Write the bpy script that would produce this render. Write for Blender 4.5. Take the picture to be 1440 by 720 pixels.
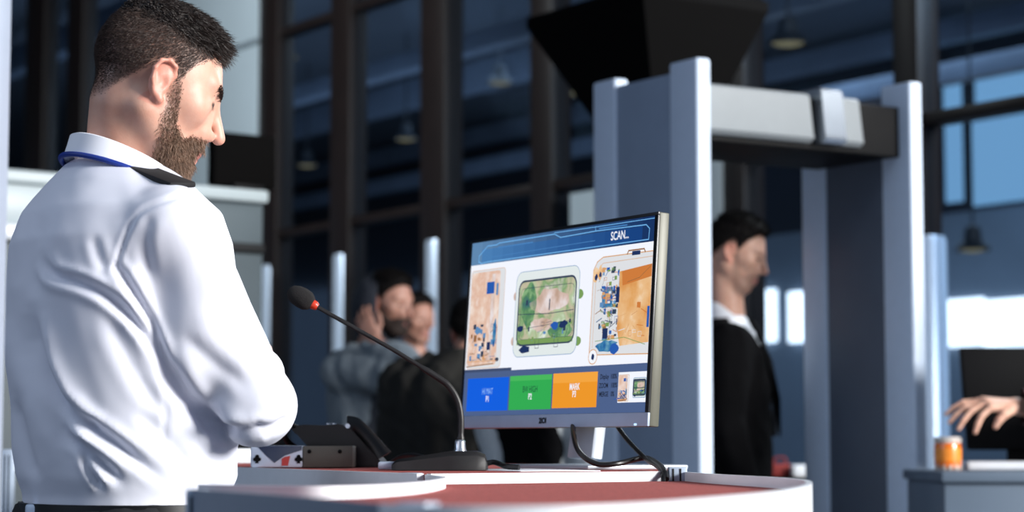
import bpy, bmesh, math, random
import numpy as np
from mathutils import Vector, Matrix, Euler

for o in list(bpy.data.objects):
    bpy.data.objects.remove(o)
scene = bpy.context.scene
COL = scene.collection
random.seed(7)
RNG = np.random.default_rng(11)

# ------------------------------------------------------------------ camera
F = 3000.0                      # focal length in photo pixels (frame 1440 x 720)
HORIZON = 622.0
EYE = 1.10
PITCH = math.atan((HORIZON - 360.0) / F)
cam_d = bpy.data.cameras.new('camera')
cam_d.sensor_width = 36.0
cam_d.lens = F / 1440.0 * 36.0
cam_d.clip_start = 0.05
cam_d.clip_end = 200
cam_d.dof.use_dof = True
cam_d.dof.focus_distance = 2.95
cam_d.dof.aperture_fstop = 5.0
cam = bpy.data.objects.new('camera', cam_d)
COL.objects.link(cam)
cam.location = (0, 0, EYE)
cam.rotation_euler = (math.pi / 2 + PITCH, 0, 0)
scene.camera = cam

# ------------------------------------------------------------------ exposure and sky
vs = scene.view_settings
vs.view_transform = 'Standard'
vs.look = 'None'
vs.gamma = 1.0
vs.exposure = 0.0
vs.use_curve_mapping = False

world = bpy.data.worlds.new('world')
scene.world = world
world.use_nodes = True
wb = world.node_tree.nodes['Background']
wb.inputs[0].default_value = (0.50, 0.68, 1.0, 1)
wb.inputs[1].default_value = 0.22


def area_light(name, loc, target, sx, sy, power, color=(1, 1, 1), spread=180):
    d = bpy.data.lights.new(name, 'AREA')
    d.shape = 'RECTANGLE'
    d.size = sx
    d.size_y = sy
    d.energy = power
    d.color = color
    d.spread = math.radians(spread)
    o = bpy.data.objects.new(name, d)
    COL.objects.link(o)
    o.location = loc
    o.rotation_euler = (Vector(target) - Vector(loc)).to_track_quat('-Z', 'Y').to_euler()
    return o


# unseen area light added for window daylight assumed right of and behind the camera
area_light('window_daylight', (10.5, -1.6, 4.4), (0.2, 4.2, 1.2), 4.4, 3.4, 3050, (1.0, 0.985, 0.96))
# soft bluish fill added from the left for the officer's back
area_light('left_window_daylight', (-6.5, 1.0, 3.4), (-0.4, 4.0, 1.2), 3.0, 2.0, 66, (0.66, 0.78, 1.0))
# unseen overhead light added to brighten the hall behind the glass
area_light('far_hall_lamps', (3.0, 24.0, 6.6), (2.0, 22.0, 0), 10, 8, 900, (0.74, 0.87, 1.0))
# unseen fill added to brighten the roof of the far hall
area_light('far_hall_uplights', (-3.0, 27.0, 2.6), (-2.0, 28.5, 6.6), 8, 6, 210, (0.78, 0.88, 1.0))
# unseen light added to brighten the pale wall at the left
area_light('left_hall_lamps', (-3.6, 11.0, 5.2), (-3.2, 14.5, 2.6), 2.4, 1.6, 260, (0.86, 0.95, 1.0))
# unseen overhead light added for ceiling lamps assumed above the desk
area_light('desk_lamps', (-1.9, 1.2, 4.8), (-0.5, 2.8, 1.3), 1.6, 1.6, 28, (0.82, 0.91, 1.0))
# unseen side light added at the right to brighten the suited man
area_light('queue_lamps', (3.1, 8.3, 3.9), (0.5, 7.2, 1.4), 2, 1.6, 150, (0.85, 0.93, 1.0))
# ------------------------------------------------------------------ view helpers
_c, _s = math.cos(PITCH), math.sin(PITCH)


def P(px, py, d):
    """point seen at photo pixel (px, py) standing d metres in front of the camera (along +Y)"""
    u = (px - 720.0) / F
    v = (360.0 - py) / F
    dx, dy, dz = u, _c - _s * v, _s + _c * v
    k = d / dy
    return Vector((dx * k, d, EYE + dz * k))


def PZ(px, py, z):
    u = (px - 720.0) / F
    v = (360.0 - py) / F
    dx, dy, dz = u, _c - _s * v, _s + _c * v
    k = (z - EYE) / dz
    return Vector((dx * k, dy * k, z))


def lin(c):
    return tuple((x / 255.0 / 12.92) if x / 255.0 <= 0.04045 else (((x / 255.0) + 0.055) / 1.055) ** 2.4 for x in c)


# ------------------------------------------------------------------ materials
def nodes_of(m):
    return m.node_tree.nodes, m.node_tree.links


def mat(name, rgb, rough=0.5, metal=0.0, var=0.06, scale=30.0, bump=0.0, bump_scale=200.0, spec=0.5, coat=0.0, stretch=None):
    """principled surface with a little procedural colour / roughness variation"""
    m = bpy.data.materials.new(name)
    m.use_nodes = True
    n, l = nodes_of(m)
    b = n['Principled BSDF']
    b.inputs['Roughness'].default_value = rough
    b.inputs['Metallic'].default_value = metal
    b.inputs['Specular IOR Level'].default_value = spec
    b.inputs['Coat Weight'].default_value = coat
    c = lin(rgb)
    tc = n.new('ShaderNodeTexCoord')
    src = tc.outputs['Object']
    if stretch:
        mp = n.new('ShaderNodeMapping')
        mp.inputs['Scale'].default_value = stretch
        l.new(src, mp.inputs['Vector'])
        src = mp.outputs['Vector']
    t = n.new('ShaderNodeTexNoise')
    t.inputs['Scale'].default_value = scale
    t.inputs['Detail'].default_value = 4
    l.new(src, t.inputs['Vector'])
    r = n.new('ShaderNodeValToRGB')
    r.color_ramp.elements[0].position = 0.3
    r.color_ramp.elements[1].position = 0.7
    r.color_ramp.elements[0].color = tuple(max(0, x * (1 - var)) for x in c) + (1,)
    r.color_ramp.elements[1].color = tuple(min(1, x * (1 + var)) for x in c) + (1,)
    l.new(t.outputs['Fac'], r.inputs['Fac'])
    l.new(r.outputs['Color'], b.inputs['Base Color'])
    if bump > 0:
        t2 = n.new('ShaderNodeTexNoise')
        t2.inputs['Scale'].default_value = bump_scale
        t2.inputs['Detail'].default_value = 3
        l.new(src, t2.inputs['Vector'])
        bp = n.new('ShaderNodeBump')
        bp.inputs['Strength'].default_value = bump
        bp.inputs['Distance'].default_value = 0.002
        l.new(t2.outputs['Fac'], bp.inputs['Height'])
        l.new(bp.outputs['Normal'], b.inputs['Normal'])
    return m


def emit(name, rgb, strength=1.0):
    m = bpy.data.materials.new(name)
    m.use_nodes = True
    n, l = nodes_of(m)
    n.remove(n['Principled BSDF'])
    e = n.new('ShaderNodeEmission')
    e.inputs['Color'].default_value = lin(rgb) + (1,)
    e.inputs['Strength'].default_value = strength
    l.new(e.outputs[0], n['Material Output'].inputs[0])
    return m


def emit_ramp(name, stops, scale=60.0, strength=1.0, detail=5.0, stretch=(1, 1, 1)):
    """screen picture texture: noise through a colour ramp, given off as light"""
    m = bpy.data.materials.new(name)
    m.use_nodes = True
    n, l = nodes_of(m)
    n.remove(n['Principled BSDF'])
    e = n.new('ShaderNodeEmission')
    e.inputs['Strength'].default_value = strength
    tc = n.new('ShaderNodeTexCoord')
    mp = n.new('ShaderNodeMapping')
    mp.inputs['Scale'].default_value = stretch
    t = n.new('ShaderNodeTexNoise')
    t.inputs['Scale'].default_value = scale
    t.inputs['Detail'].default_value = detail
    r = n.new('ShaderNodeValToRGB')
    els = r.color_ramp.elements
    while len(els) < len(stops):
        els.new(0.5)
    for el, (p, c) in zip(els, stops):
        el.position = p
        el.color = lin(c) + (1,)
    l.new(tc.outputs['Object'], mp.inputs['Vector'])
    l.new(mp.outputs['Vector'], t.inputs['Vector'])
    l.new(t.outputs['Fac'], r.inputs['Fac'])
    l.new(r.outputs['Color'], e.inputs['Color'])
    l.new(e.outputs[0], n['Material Output'].inputs[0])
    return m


# ------------------------------------------------------------------ object helpers
def link(name, me, material=None, parent=None):
    o = bpy.data.objects.new(name, me)
    COL.objects.link(o)
    if material is not None:
        for mm in (material if isinstance(material, (list, tuple)) else [material]):
            me.materials.append(mm)
    if parent is not None:
        o.parent = parent
        o.matrix_parent_inverse = Matrix.LocRotScale(parent.location, parent.rotation_euler, parent.scale).inverted()
    return o


def tag(o, label=None, cat=None, group=None, kind=None):
    if label:
        o['label'] = label
    if cat:
        o['category'] = cat
    if group:
        o['group'] = group
    if kind:
        o['kind'] = kind
    return o


def empty(name, loc, label, cat, group=None):
    o = bpy.data.objects.new(name, None)
    o.empty_display_size = 0.1
    COL.objects.link(o)
    o.location = loc
    return tag(o, label, cat, group)


def bm_obj(name, bm, material, parent=None, smooth=True, angle=35):
    bmesh.ops.recalc_face_normals(bm, faces=bm.faces[:])
    me = bpy.data.meshes.new(name)
    bm.to_mesh(me)
    bm.free()
    if smooth:
        me.polygons.foreach_set('use_smooth', [True] * len(me.polygons))
        me.set_sharp_from_angle(angle=math.radians(angle))
    return link(name, me, material, parent)


def add_box(bm, size, M=None, bevel=0.0, seg=2):
    """box of size (x, y, z) about the origin, placed by M"""
    r = bmesh.ops.create_cube(bm, size=1.0)
    vs_ = r['verts']
    for v in vs_:
        v.co = Vector((v.co.x * size[0], v.co.y * size[1], v.co.z * size[2]))
    geo = vs_
    if bevel > 0:
        es = list({e for v in vs_ for e in v.link_edges})
        rb = bmesh.ops.bevel(bm, geom=es, offset=bevel, segments=seg, affect='EDGES', profile=0.5)
        geo = list({v for f in rb['faces'] for v in f.verts} | {v for v in vs_ if v.is_valid})
    if M is not None:
        bmesh.ops.transform(bm, matrix=M, verts=geo)
    return geo


def frame_matrix(origin, x, y, z):
    m = Matrix.Identity(4)
    for i, a in enumerate((x, y, z)):
        a = Vector(a)
        for j in range(3):
            m[j][i] = a[j]
    for j in range(3):
        m[j][3] = origin[j]
    return m


def box(name, size, M, material, parent=None, bevel=0.003, seg=2):
    bm = bmesh.new()
    add_box(bm, size, M, bevel, seg)
    return bm_obj(name, bm, material, parent)


def add_prism(bm, pts, z0, z1):
    """closed outline (x, y) extruded from z0 to z1"""
    lo = [bm.verts.new((p[0], p[1], z0)) for p in pts]
    hi = [bm.verts.new((p[0], p[1], z1)) for p in pts]
    n = len(pts)
    bm.faces.new(hi)
    bm.faces.new(lo[::-1])
    for i in range(n):
        bm.faces.new((lo[i], lo[(i + 1) % n], hi[(i + 1) % n], hi[i]))


def smooth_path(pts, n=8, closed=False):
    """Catmull-Rom through pts"""
    pts = [Vector(p) for p in pts]
    out = []
    N = len(pts)
    rng = N if closed else N - 1
    for i in range(rng):
        p1, p2 = pts[i], pts[(i + 1) % N]
        p0 = pts[i - 1] if (closed or i > 0) else p1 * 2 - p2
        p3 = pts[(i + 2) % N] if (closed or i + 2 < N) else p2 * 2 - p1
        for k in range(n):
            t = k / n
            out.append(0.5 * ((2 * p1) + (p2 - p0) * t + (2 * p0 - 5 * p1 + 4 * p2 - p3) * t * t + (3 * p1 - p0 - 3 * p2 + p3) * t ** 3))
    if not closed:
        out.append(pts[-1].copy())
    return out


def add_tube(bm, path, radius, sides=10, cap=True, closed=False, flat=None):
    """tube along a path; radius a number or one per point"""
    n = len(path)
    rr = radius if hasattr(radius, '__len__') else [radius] * n
    rings = []
    prev = None
    for i, p in enumerate(path):
        a = path[i - 1] if (i > 0 or closed) else path[i]
        b = path[(i + 1) % n] if (i + 1 < n or closed) else path[i]
        t = (b - a).normalized()
        if prev is None:
            ref = Vector((0, 0, 1)) if abs(t.z) < 0.9 else Vector((1, 0, 0))
            nx = t.cross(ref).normalized()
        else:
            nx = (prev - t * prev.dot(t)).normalized()
        prev = nx
        ny = t.cross(nx)
        k = flat or 1.0
        rings.append([bm.verts.new(p + (nx * math.cos(2 * math.pi * j / sides) + ny * math.sin(2 * math.pi * j / sides) * k) * rr[i]) for j in range(sides)])
    last = n if closed else n - 1
    for i in range(last):
        A, B = rings[i], rings[(i + 1) % n]
        for j in range(sides):
            bm.faces.new((A[j], A[(j + 1) % sides], B[(j + 1) % sides], B[j]))
    if cap and not closed:
        bm.faces.new(rings[0][::-1])
        bm.faces.new(rings[-1])


def add_lathe(bm, prof, M=None, seg=32):
    """profile of (radius, height) turned about local z"""
    rings = []
    for r, h in prof:
        ring = []
        for j in range(seg):
            a = 2 * math.pi * j / seg
            co = Vector((r * math.cos(a), r * math.sin(a), h))
            ring.append(bm.verts.new(M @ co if M is not None else co))
        rings.append(ring)
    for A, B in zip(rings[:-1], rings[1:]):
        for j in range(seg):
            bm.faces.new((A[j], A[(j + 1) % seg], B[(j + 1) % seg], B[j]))
    bm.faces.new(rings[0][::-1])
    bm.faces.new(rings[-1])


def text_mesh(body, size, align='CENTER', bold=0.0):
    cu = bpy.data.curves.new('text', 'FONT')
    cu.body = body
    cu.size = size
    cu.align_x = align
    cu.align_y = 'CENTER'
    cu.offset = bold
    o = bpy.data.objects.new('text', cu)
    COL.objects.link(o)
    bpy.context.view_layer.update()
    me = bpy.data.meshes.new_from_object(o.evaluated_get(bpy.context.evaluated_depsgraph_get()))
    bpy.data.objects.remove(o)
    bpy.data.curves.remove(cu)
    me.materials.clear()
    return me


def mesh_np(name, V, Q, material, parent=None, smooth=True, attrs=None):
    """mesh from numpy vertices and faces (quads or tris)"""
    me = bpy.data.meshes.new(name)
    k = Q.shape[1]
    me.vertices.add(len(V))
    me.vertices.foreach_set('co', np.ascontiguousarray(V, dtype=np.float32).ravel())
    me.loops.add(Q.size)
    me.loops.foreach_set('vertex_index', np.ascontiguousarray(Q, dtype=np.int32).ravel())
    me.polygons.add(len(Q))
    me.polygons.foreach_set('loop_start', np.arange(0, Q.size, k, dtype=np.int32))
    me.update(calc_edges=True)
    me.polygons.foreach_set('use_smooth', np.full(len(Q), smooth))
    for an, vals in (attrs or {}).items():
        a = me.attributes.new(an, 'FLOAT', 'POINT')
        a.data.foreach_set('value', np.ascontiguousarray(vals, dtype=np.float32))
    me.validate()
    return link(name, me, material, parent)


# ------------------------------------------------------------------ implicit surfaces for bodies and cloth
def v3(p):
    return np.array(tuple(p), dtype=np.float32)


def s_ball(p, c, r):
    return np.linalg.norm(p - v3(c), axis=1) - r


def s_ell(p, c, r):
    q = p - v3(c)
    r = v3(r)
    k0 = np.linalg.norm(q / r, axis=1)
    k1 = np.linalg.norm(q / (r * r), axis=1) + 1e-9
    return k0 * (k0 - 1.0) / k1


def s_cone(p, a, b, ra, rb):
    a = v3(a)
    b = v3(b)
    ba = b - a
    h = np.clip(((p - a) @ ba) / max(float(ba @ ba), 1e-9), 0, 1)
    return np.linalg.norm((p - a) - h[:, None] * ba, axis=1) - (ra + h * (rb - ra))


def smin(a, b, k):
    h = np.clip(0.5 + 0.5 * (b - a) / k, 0, 1)
    return b * (1 - h) + a * h - k * h * (1 - h)


def smax(a, b, k):
    return -smin(-a, -b, k)


_CORN = np.array([(i, j, k) for i in (0, 1) for j in (0, 1) for k in (0, 1)], dtype=np.int32)
_EDG = [(a, b) for a in range(8) for b in range(a + 1, 8) if np.abs(_CORN[a] - _CORN[b]).sum() == 1]


def isosurface(fn, lo, hi, h):
    """naive surface nets of fn = 0 inside the box lo..hi, evaluated only near the surface"""
    B = 8
    lo = np.array(lo, dtype=np.float64)
    nb = np.maximum(1, np.ceil((np.array(hi) - lo) / (h * B)).astype(int))
    n = nb * B + 1
    g = np.stack(np.meshgrid(*[np.arange(k) for k in nb], indexing='ij'), -1).reshape(-1, 3)
    cen = (lo + (g * B + B / 2) * h).astype(np.float32)
    val = fn(cen)
    D = np.repeat(np.repeat(np.repeat(np.where(val > 0, 1.0, -1.0).astype(np.float32).reshape(nb), B, 0), B, 1), B, 2)
    D = np.pad(D, ((0, 1), (0, 1), (0, 1)), mode='edge')
    act = g[np.abs(val) < h * B * 0.87 * 1.6]
    loc = np.stack(np.meshgrid(*[np.arange(B + 1)] * 3, indexing='ij'), -1).reshape(-1, 3)
    M = np.zeros(n, dtype=bool)
    for a in act:
        x, y, z = a * B
        M[x:x + B + 1, y:y + B + 1, z:z + B + 1] = True
    idx = np.argwhere(M)
    for s in range(0, len(idx), 400000):
        ii = idx[s:s + 400000]
        D[ii[:, 0], ii[:, 1], ii[:, 2]] = fn((lo + ii * h).astype(np.float32))
    S = D < 0
    cnt = np.zeros(n - 1, dtype=np.int8)
    for c in _CORN:
        cnt += S[c[0]:n[0] - 1 + c[0], c[1]:n[1] - 1 + c[1], c[2]:n[2] - 1 + c[2]]
    cells = np.argwhere((cnt > 0) & (cnt < 8))
    cv = np.stack([D[cells[:, 0] + c[0], cells[:, 1] + c[1], cells[:, 2] + c[2]] for c in _CORN], 1)
    acc = np.zeros((len(cells), 3))
    num = np.zeros(len(cells))
    for a, b in _EDG:
        va, vb = cv[:, a], cv[:, b]
        cr = (va < 0) != (vb < 0)
        t = np.where(cr, va / np.where(va - vb == 0, 1, va - vb), 0)
        acc += np.where(cr[:, None], _CORN[a] + t[:, None] * (_CORN[b] - _CORN[a]), 0)
        num += cr
    V = lo + (cells + acc / num[:, None]) * h
    ID = np.full(n - 1, -1, dtype=np.int32)
    ID[cells[:, 0], cells[:, 1], cells[:, 2]] = np.arange(len(cells))
    quads = []
    for ax in range(3):
        e = np.zeros(3, int)
        e[ax] = 1
        s0 = S[:n[0] - e[0], :n[1] - e[1], :n[2] - e[2]]
        s1 = S[e[0]:, e[1]:, e[2]:]
        ed = np.argwhere(s0 != s1)
        u, w = [(1, 2), (2, 0), (0, 1)][ax]
        ok = (ed[:, u] > 0) & (ed[:, w] > 0) & (ed[:, u] < n[u] - 1) & (ed[:, w] < n[w] - 1)
        ed = ed[ok]
        eu = np.zeros(3, int)
        eu[u] = 1
        ew = np.zeros(3, int)
        ew[w] = 1
        q = []
        for dd in (ed - eu - ew, ed - ew, ed, ed - eu):
            q.append(ID[dd[:, 0], dd[:, 1], dd[:, 2]])
        q = np.stack(q, 1)
        fl = S[ed[:, 0], ed[:, 1], ed[:, 2]]
        q[~fl] = q[~fl][:, ::-1]
        quads.append(q)
    Q = np.concatenate(quads)
    Q = Q[(Q >= 0).all(1)]
    # one pass of smoothing along the quads' edges evens out the grid
    for _ in range(2):
        s_ = np.zeros_like(V)
        c_ = np.zeros(len(V))
        for i in range(4):
            a, b = Q[:, i], Q[:, (i + 1) % 4]
            for k in range(3):
                s_[:, k] += np.bincount(a, V[b, k], len(V)) + np.bincount(b, V[a, k], len(V))
            c_ += np.bincount(a, minlength=len(V)) + np.bincount(b, minlength=len(V))
        V = V * 0.6 + 0.4 * s_ / np.maximum(c_, 1)[:, None]
    return V, Q


def vnormals(V, Q):
    a, b, c, d = (V[Q[:, i]] for i in range(4))
    fn_ = np.cross(c - a, d - b)
    N = np.zeros_like(V)
    for i in range(4):
        for k in range(3):
            N[:, k] += np.bincount(Q[:, i], fn_[:, k], len(V))
    return N / np.maximum(np.linalg.norm(N, axis=1), 1e-12)[:, None]


def join_vq(parts):
    Vs, Qs, o = [], [], 0
    for V, Q in parts:
        Vs.append(V)
        Qs.append(Q + o)
        o += len(V)
    return np.concatenate(Vs), np.concatenate(Qs)


def fbm(p, s, seed=0, octaves=3):
    """cheap smooth noise from warped sines, about -1..1"""
    r = np.random.default_rng(seed)
    out = np.zeros(len(p))
    amp = 1.0
    tot = 0
    q = p * s
    for _ in range(octaves):
        A = r.normal(size=(3, 3))
        ph = r.uniform(0, 6.28, 3)
        w = np.sin(q @ A.T + ph)
        B_ = r.normal(size=(3,))
        out += amp * np.sin(q @ B_ * 1.6 + 1.7 * w.sum(1))
        tot += amp
        amp *= 0.5
        q = q * 1.9
    return out / tot
# ------------------------------------------------------------------ people
def skin_mat(name, rgb, stub=(58, 44, 40), lip=(176, 110, 104)):
    m = bpy.data.materials.new(name)
    m.use_nodes = True
    n, l = nodes_of(m)
    b = n['Principled BSDF']
    b.inputs['Roughness'].default_value = 0.48
    b.inputs['Subsurface Weight'].default_value = 0.12
    b.inputs['Subsurface Radius'].default_value = (0.012, 0.004, 0.002)
    tc = n.new('ShaderNodeTexCoord')
    t = n.new('ShaderNodeTexNoise')
    t.inputs['Scale'].default_value = 45
    t.inputs['Detail'].default_value = 5
    l.new(tc.outputs['Object'], t.inputs['Vector'])
    r = n.new('ShaderNodeValToRGB')
    c = lin(rgb)
    r.color_ramp.elements[0].position = 0.35
    r.color_ramp.elements[1].position = 0.65
    r.color_ramp.elements[0].color = (c[0] * 0.95, c[1] * 0.88, c[2] * 0.86, 1)
    r.color_ramp.elements[1].color = (min(1, c[0] * 1.04), c[1] * 1.05, c[2] * 1.05, 1)
    l.new(t.outputs['Fac'], r.inputs['Fac'])
    col = r.outputs['Color']
    for an, rgb2 in (('lip', lip), ('red', (214, 120, 104)), ('stub', stub), ('eye', (30, 24, 22))):
        a = n.new('ShaderNodeAttribute')
        a.attribute_name = an
        mx = n.new('ShaderNodeMix')
        mx.data_type = 'RGBA'
        l.new(a.outputs['Fac'], mx.inputs['Factor'])
        l.new(col, mx.inputs[6])
        mx.inputs[7].default_value = lin(rgb2) + (1,)
        col = mx.outputs[2]
    l.new(col, b.inputs['Base Color'])
    t2 = n.new('ShaderNodeTexNoise')
    t2.inputs['Scale'].default_value = 420
    l.new(tc.outputs['Object'], t2.inputs['Vector'])
    bp = n.new('ShaderNodeBump')
    bp.inputs['Strength'].default_value = 0.15
    bp.inputs['Distance'].default_value = 0.001
    l.new(t2.outputs['Fac'], bp.inputs['Height'])
    l.new(bp.outputs['Normal'], b.inputs['Normal'])
    return m


def skull_sdf(q):
    d = s_ell(q, (0.0, 0, 0.038), (0.090, 0.076, 0.076))
    d = smin(d, s_ell(q, (0.032, 0, -0.008), (0.058, 0.064, 0.075)), 0.03)
    return d


HELIX = [(0.009, 0.074, -0.024), (-0.006, 0.079, -0.020), (-0.017, 0.083, -0.004), (-0.021, 0.086, 0.012), (-0.017, 0.087, 0.026), (-0.004, 0.085, 0.033), (0.008, 0.081, 0.029), (0.013, 0.076, 0.018), (0.010, 0.073, 0.006)]


def head_sdf(q, neck):
    """q: points in the head's own frame (forward, left, up), origin between the ear canals"""
    d = skull_sdf(q)
    for s in (-1, 1):
        d = smin(d, s_cone(q, (-0.002, s * 0.050, -0.042), (0.068, s * 0.020, -0.086), 0.023, 0.020), 0.022)
        d = smin(d, s_ball(q, (0.058, s * 0.046, -0.008), 0.021), 0.02)
    d = smin(d, s_ball(q, (0.080, 0, -0.088), 0.018), 0.018)
    d = smin(d, s_ell(q, (0.074, 0, -0.050), (0.028, 0.030, 0.028)), 0.018)
    for s in (-1, 1):
        d = smin(d, s_cone(q, (0.084, s * 0.008, 0.030), (0.070, s * 0.044, 0.034), 0.011, 0.011), 0.014)
    for s in (-1, 1):
        d = smax(d, -s_ball(q, (0.104, s * 0.033, 0.011), 0.019), 0.012)
        d = smin(d, s_ball(q, (0.0745, s * 0.032, 0.010), 0.0135), 0.003)
        d = smin(d, s_cone(q, (0.086, s * 0.019, 0.015), (0.079, s * 0.044, 0.014), 0.0035, 0.0035), 0.004)
        d = smin(d, s_cone(q, (0.085, s * 0.021, 0.003), (0.079, s * 0.042, 0.004), 0.0028, 0.0028), 0.004)
    for s in (-1, 1):
        d = smin(d, s_cone(q, (0.086, s * 0.009, 0.012), (0.091, s * 0.017, -0.026), 0.009, 0.012), 0.014)
    d = smin(d, s_cone(q, (0.090, 0, 0.026), (0.120, 0, -0.019), 0.0068, 0.0098), 0.010)
    for s in (-1, 1):
        d = smin(d, s_ball(q, (0.104, s * 0.0115, -0.0255), 0.0085), 0.006)
        d = smax(d, -s_ell(q, (0.109, s * 0.006, -0.034), (0.006, 0.003, 0.004)), 0.003)
    for s in (-1, 1):
        d = smin(d, s_cone(q, (0.086, s * 0.022, -0.058), (0.101, 0, -0.0525), 0.004, 0.006), 0.006)
        d = smin(d, s_cone(q, (0.086, s * 0.020, -0.060), (0.098, 0, -0.0655), 0.004, 0.0065), 0.006)
    d = smin(d, s_cone(q, (-0.018, 0, -0.035), neck, 0.051, 0.057), 0.022)
    for s in (-1, 1):
        m = np.array([1, s, 1], dtype=np.float32) * 1.10
        m[1] = s
        eo = np.array([0.0, 0.0, 0.005], dtype=np.float32)
        qe = q * m + eo
        e = s_ell(qe, (-0.004, 0.077, 0.003), (0.017, 0.006, 0.030))
        for a, b in zip(HELIX[:-1], HELIX[1:]):
            e = smin(e, s_cone(qe, a, b, 0.0036, 0.0036), 0.003)
        e = smin(e, s_ball(qe, (0.006, 0.074, -0.026), 0.0075), 0.006)
        e = smax(e, -s_ell(qe, (0.001, 0.088, -0.002), (0.009, 0.009, 0.013)), 0.004)
        e = smax(e, -s_ell(qe, (-0.006, 0.090, 0.019), (0.008, 0.007, 0.009)), 0.004)
        d = smin(d, e, 0.005)
    return d


HAIRLINE = ([-0.12, -0.085, -0.060, -0.050, -0.030, -0.010, 0.004, 0.014, 0.0235, 0.029, 0.050, 0.062, 0.080, 0.12],
            [-0.050, -0.056, -0.044, -0.026, 0.008, 0.032, 0.036, 0.012, 0.012, 0.037, 0.066, 0.083, 0.092, 0.098])


def hair_mask(q, soft=0.006):
    """1 where the scalp grows hair"""
    return np.clip((q[:, 2] - np.interp(q[:, 0], *HAIRLINE)) / soft + 0.5, 0, 1)


def beard_mask(q, full=1.0):
    f, l, u = q[:, 0], np.abs(q[:, 1]), q[:, 2]
    top = np.interp(f, [0.0, 0.010, 0.028, 0.045, 0.065, 0.080, 0.12], [-0.10, 0.016, 0.004, -0.044, -0.056, -0.041, -0.037])
    m = np.clip((top - u) / 0.010 + 0.5, 0, 1)
    m *= np.clip((f - (0.015 - 0.42 * np.minimum(u + 0.03, 0))) / 0.014 + 0.5, 0, 1)
    low = -0.118 + np.clip((0.06 - f), 0, 0.1) * 0.25
    m *= np.clip((u - low) / 0.012 + 0.5, 0, 1)
    lips = (np.abs(u + 0.059) < 0.0105) & (l < 0.019) & (f > 0.088)
    m[lips] = 0
    return m * full


class Frame:
    def __init__(self, O, f, l, u, sc=1.0):
        self.O = np.array(tuple(O), dtype=np.float64)
        self.R = np.array([tuple(f), tuple(l), tuple(u)], dtype=np.float64)   # rows
        self.sc = sc

    def loc(self, p):
        return (((p - self.O) @ self.R.T) / self.sc).astype(np.float32)

    def wor(self, q):
        return self.O + (np.asarray(q, dtype=np.float64) * self.sc) @ self.R

    def vec(self, q):
        return np.asarray(q, dtype=np.float64) @ self.R


def head_frame(O, yaw, pitch, roll=0.0, sc=1.0):
    """yaw about z from +x, pitch positive looks down, roll tips towards the person's left"""
    y, p, r = map(math.radians, (yaw, pitch, roll))
    M = Matrix.Rotation(y, 3, 'Z') @ Matrix.Rotation(p, 3, 'Y') @ Matrix.Rotation(r, 3, 'X')
    return Frame(O, M @ Vector((1, 0, 0)), M @ Vector((0, 1, 0)), M @ Vector((0, 0, 1)), sc)


def strands(name, roots, nrm, dirs, length, material, parent, w=0.0004, bend=0.3, rng=None):
    """many thin tapering hairs as one mesh"""
    rng = rng or RNG
    n = len(roots)
    t0 = nrm * 0.75 + dirs * 0.6
    t0 /= np.linalg.norm(t0, axis=1)[:, None]
    t1 = dirs + nrm * 0.25 + rng.normal(size=(n, 3)) * bend * 0.5
    t1 /= np.linalg.norm(t1, axis=1)[:, None]
    L = length[:, None]
    P0 = roots - nrm * 0.0008
    P1 = P0 + t0 * L * 0.45
    P2 = P1 + t1 * L * 0.6
    side = np.cross(t0, rng.normal(size=(n, 3)))
    side /= np.linalg.norm(side, axis=1)[:, None] + 1e-9
    up = np.cross(t0, side)
    V = []
    for Pk, wk in ((P0, w), (P1, w * 0.85)):
        for a in range(3):
            an = 2 * math.pi * a / 3
            V.append(Pk + (side * math.cos(an) + up * math.sin(an)) * wk)
    V.append(P2)
    V = np.stack(V, 1)                 # n, 7, 3
    base = (np.arange(n) * 7)[:, None]
    tri = []
    for a in range(3):
        b = (a + 1) % 3
        tri += [base + np.array([[a, b, 3 + b]]), base + np.array([[a, 3 + b, 3 + a]]), base + np.array([[3 + a, 3 + b, 6]])]
    T = np.concatenate(tri, 0)
    return mesh_np(name, V.reshape(-1, 3), T, material, parent, smooth=False)


def scatter(V, Q, weight, count, rng=None):
    """random points on the quads with the given per-vertex weight -> positions, normals, vertex index"""
    rng = rng or RNG
    N = vnormals(V, Q)
    a = np.linalg.norm(np.cross(V[Q[:, 2]] - V[Q[:, 0]], V[Q[:, 3]] - V[Q[:, 1]]), axis=1) * weight[Q].mean(1)
    pick = rng.choice(len(Q), count, p=a / a.sum())
    w = rng.dirichlet((1, 1, 1, 1), count)
    q = Q[pick]
    pos = (V[q] * w[:, :, None]).sum(1)
    nn = (N[q] * w[:, :, None]).sum(1)
    return pos, nn / np.linalg.norm(nn, axis=1)[:, None]


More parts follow.
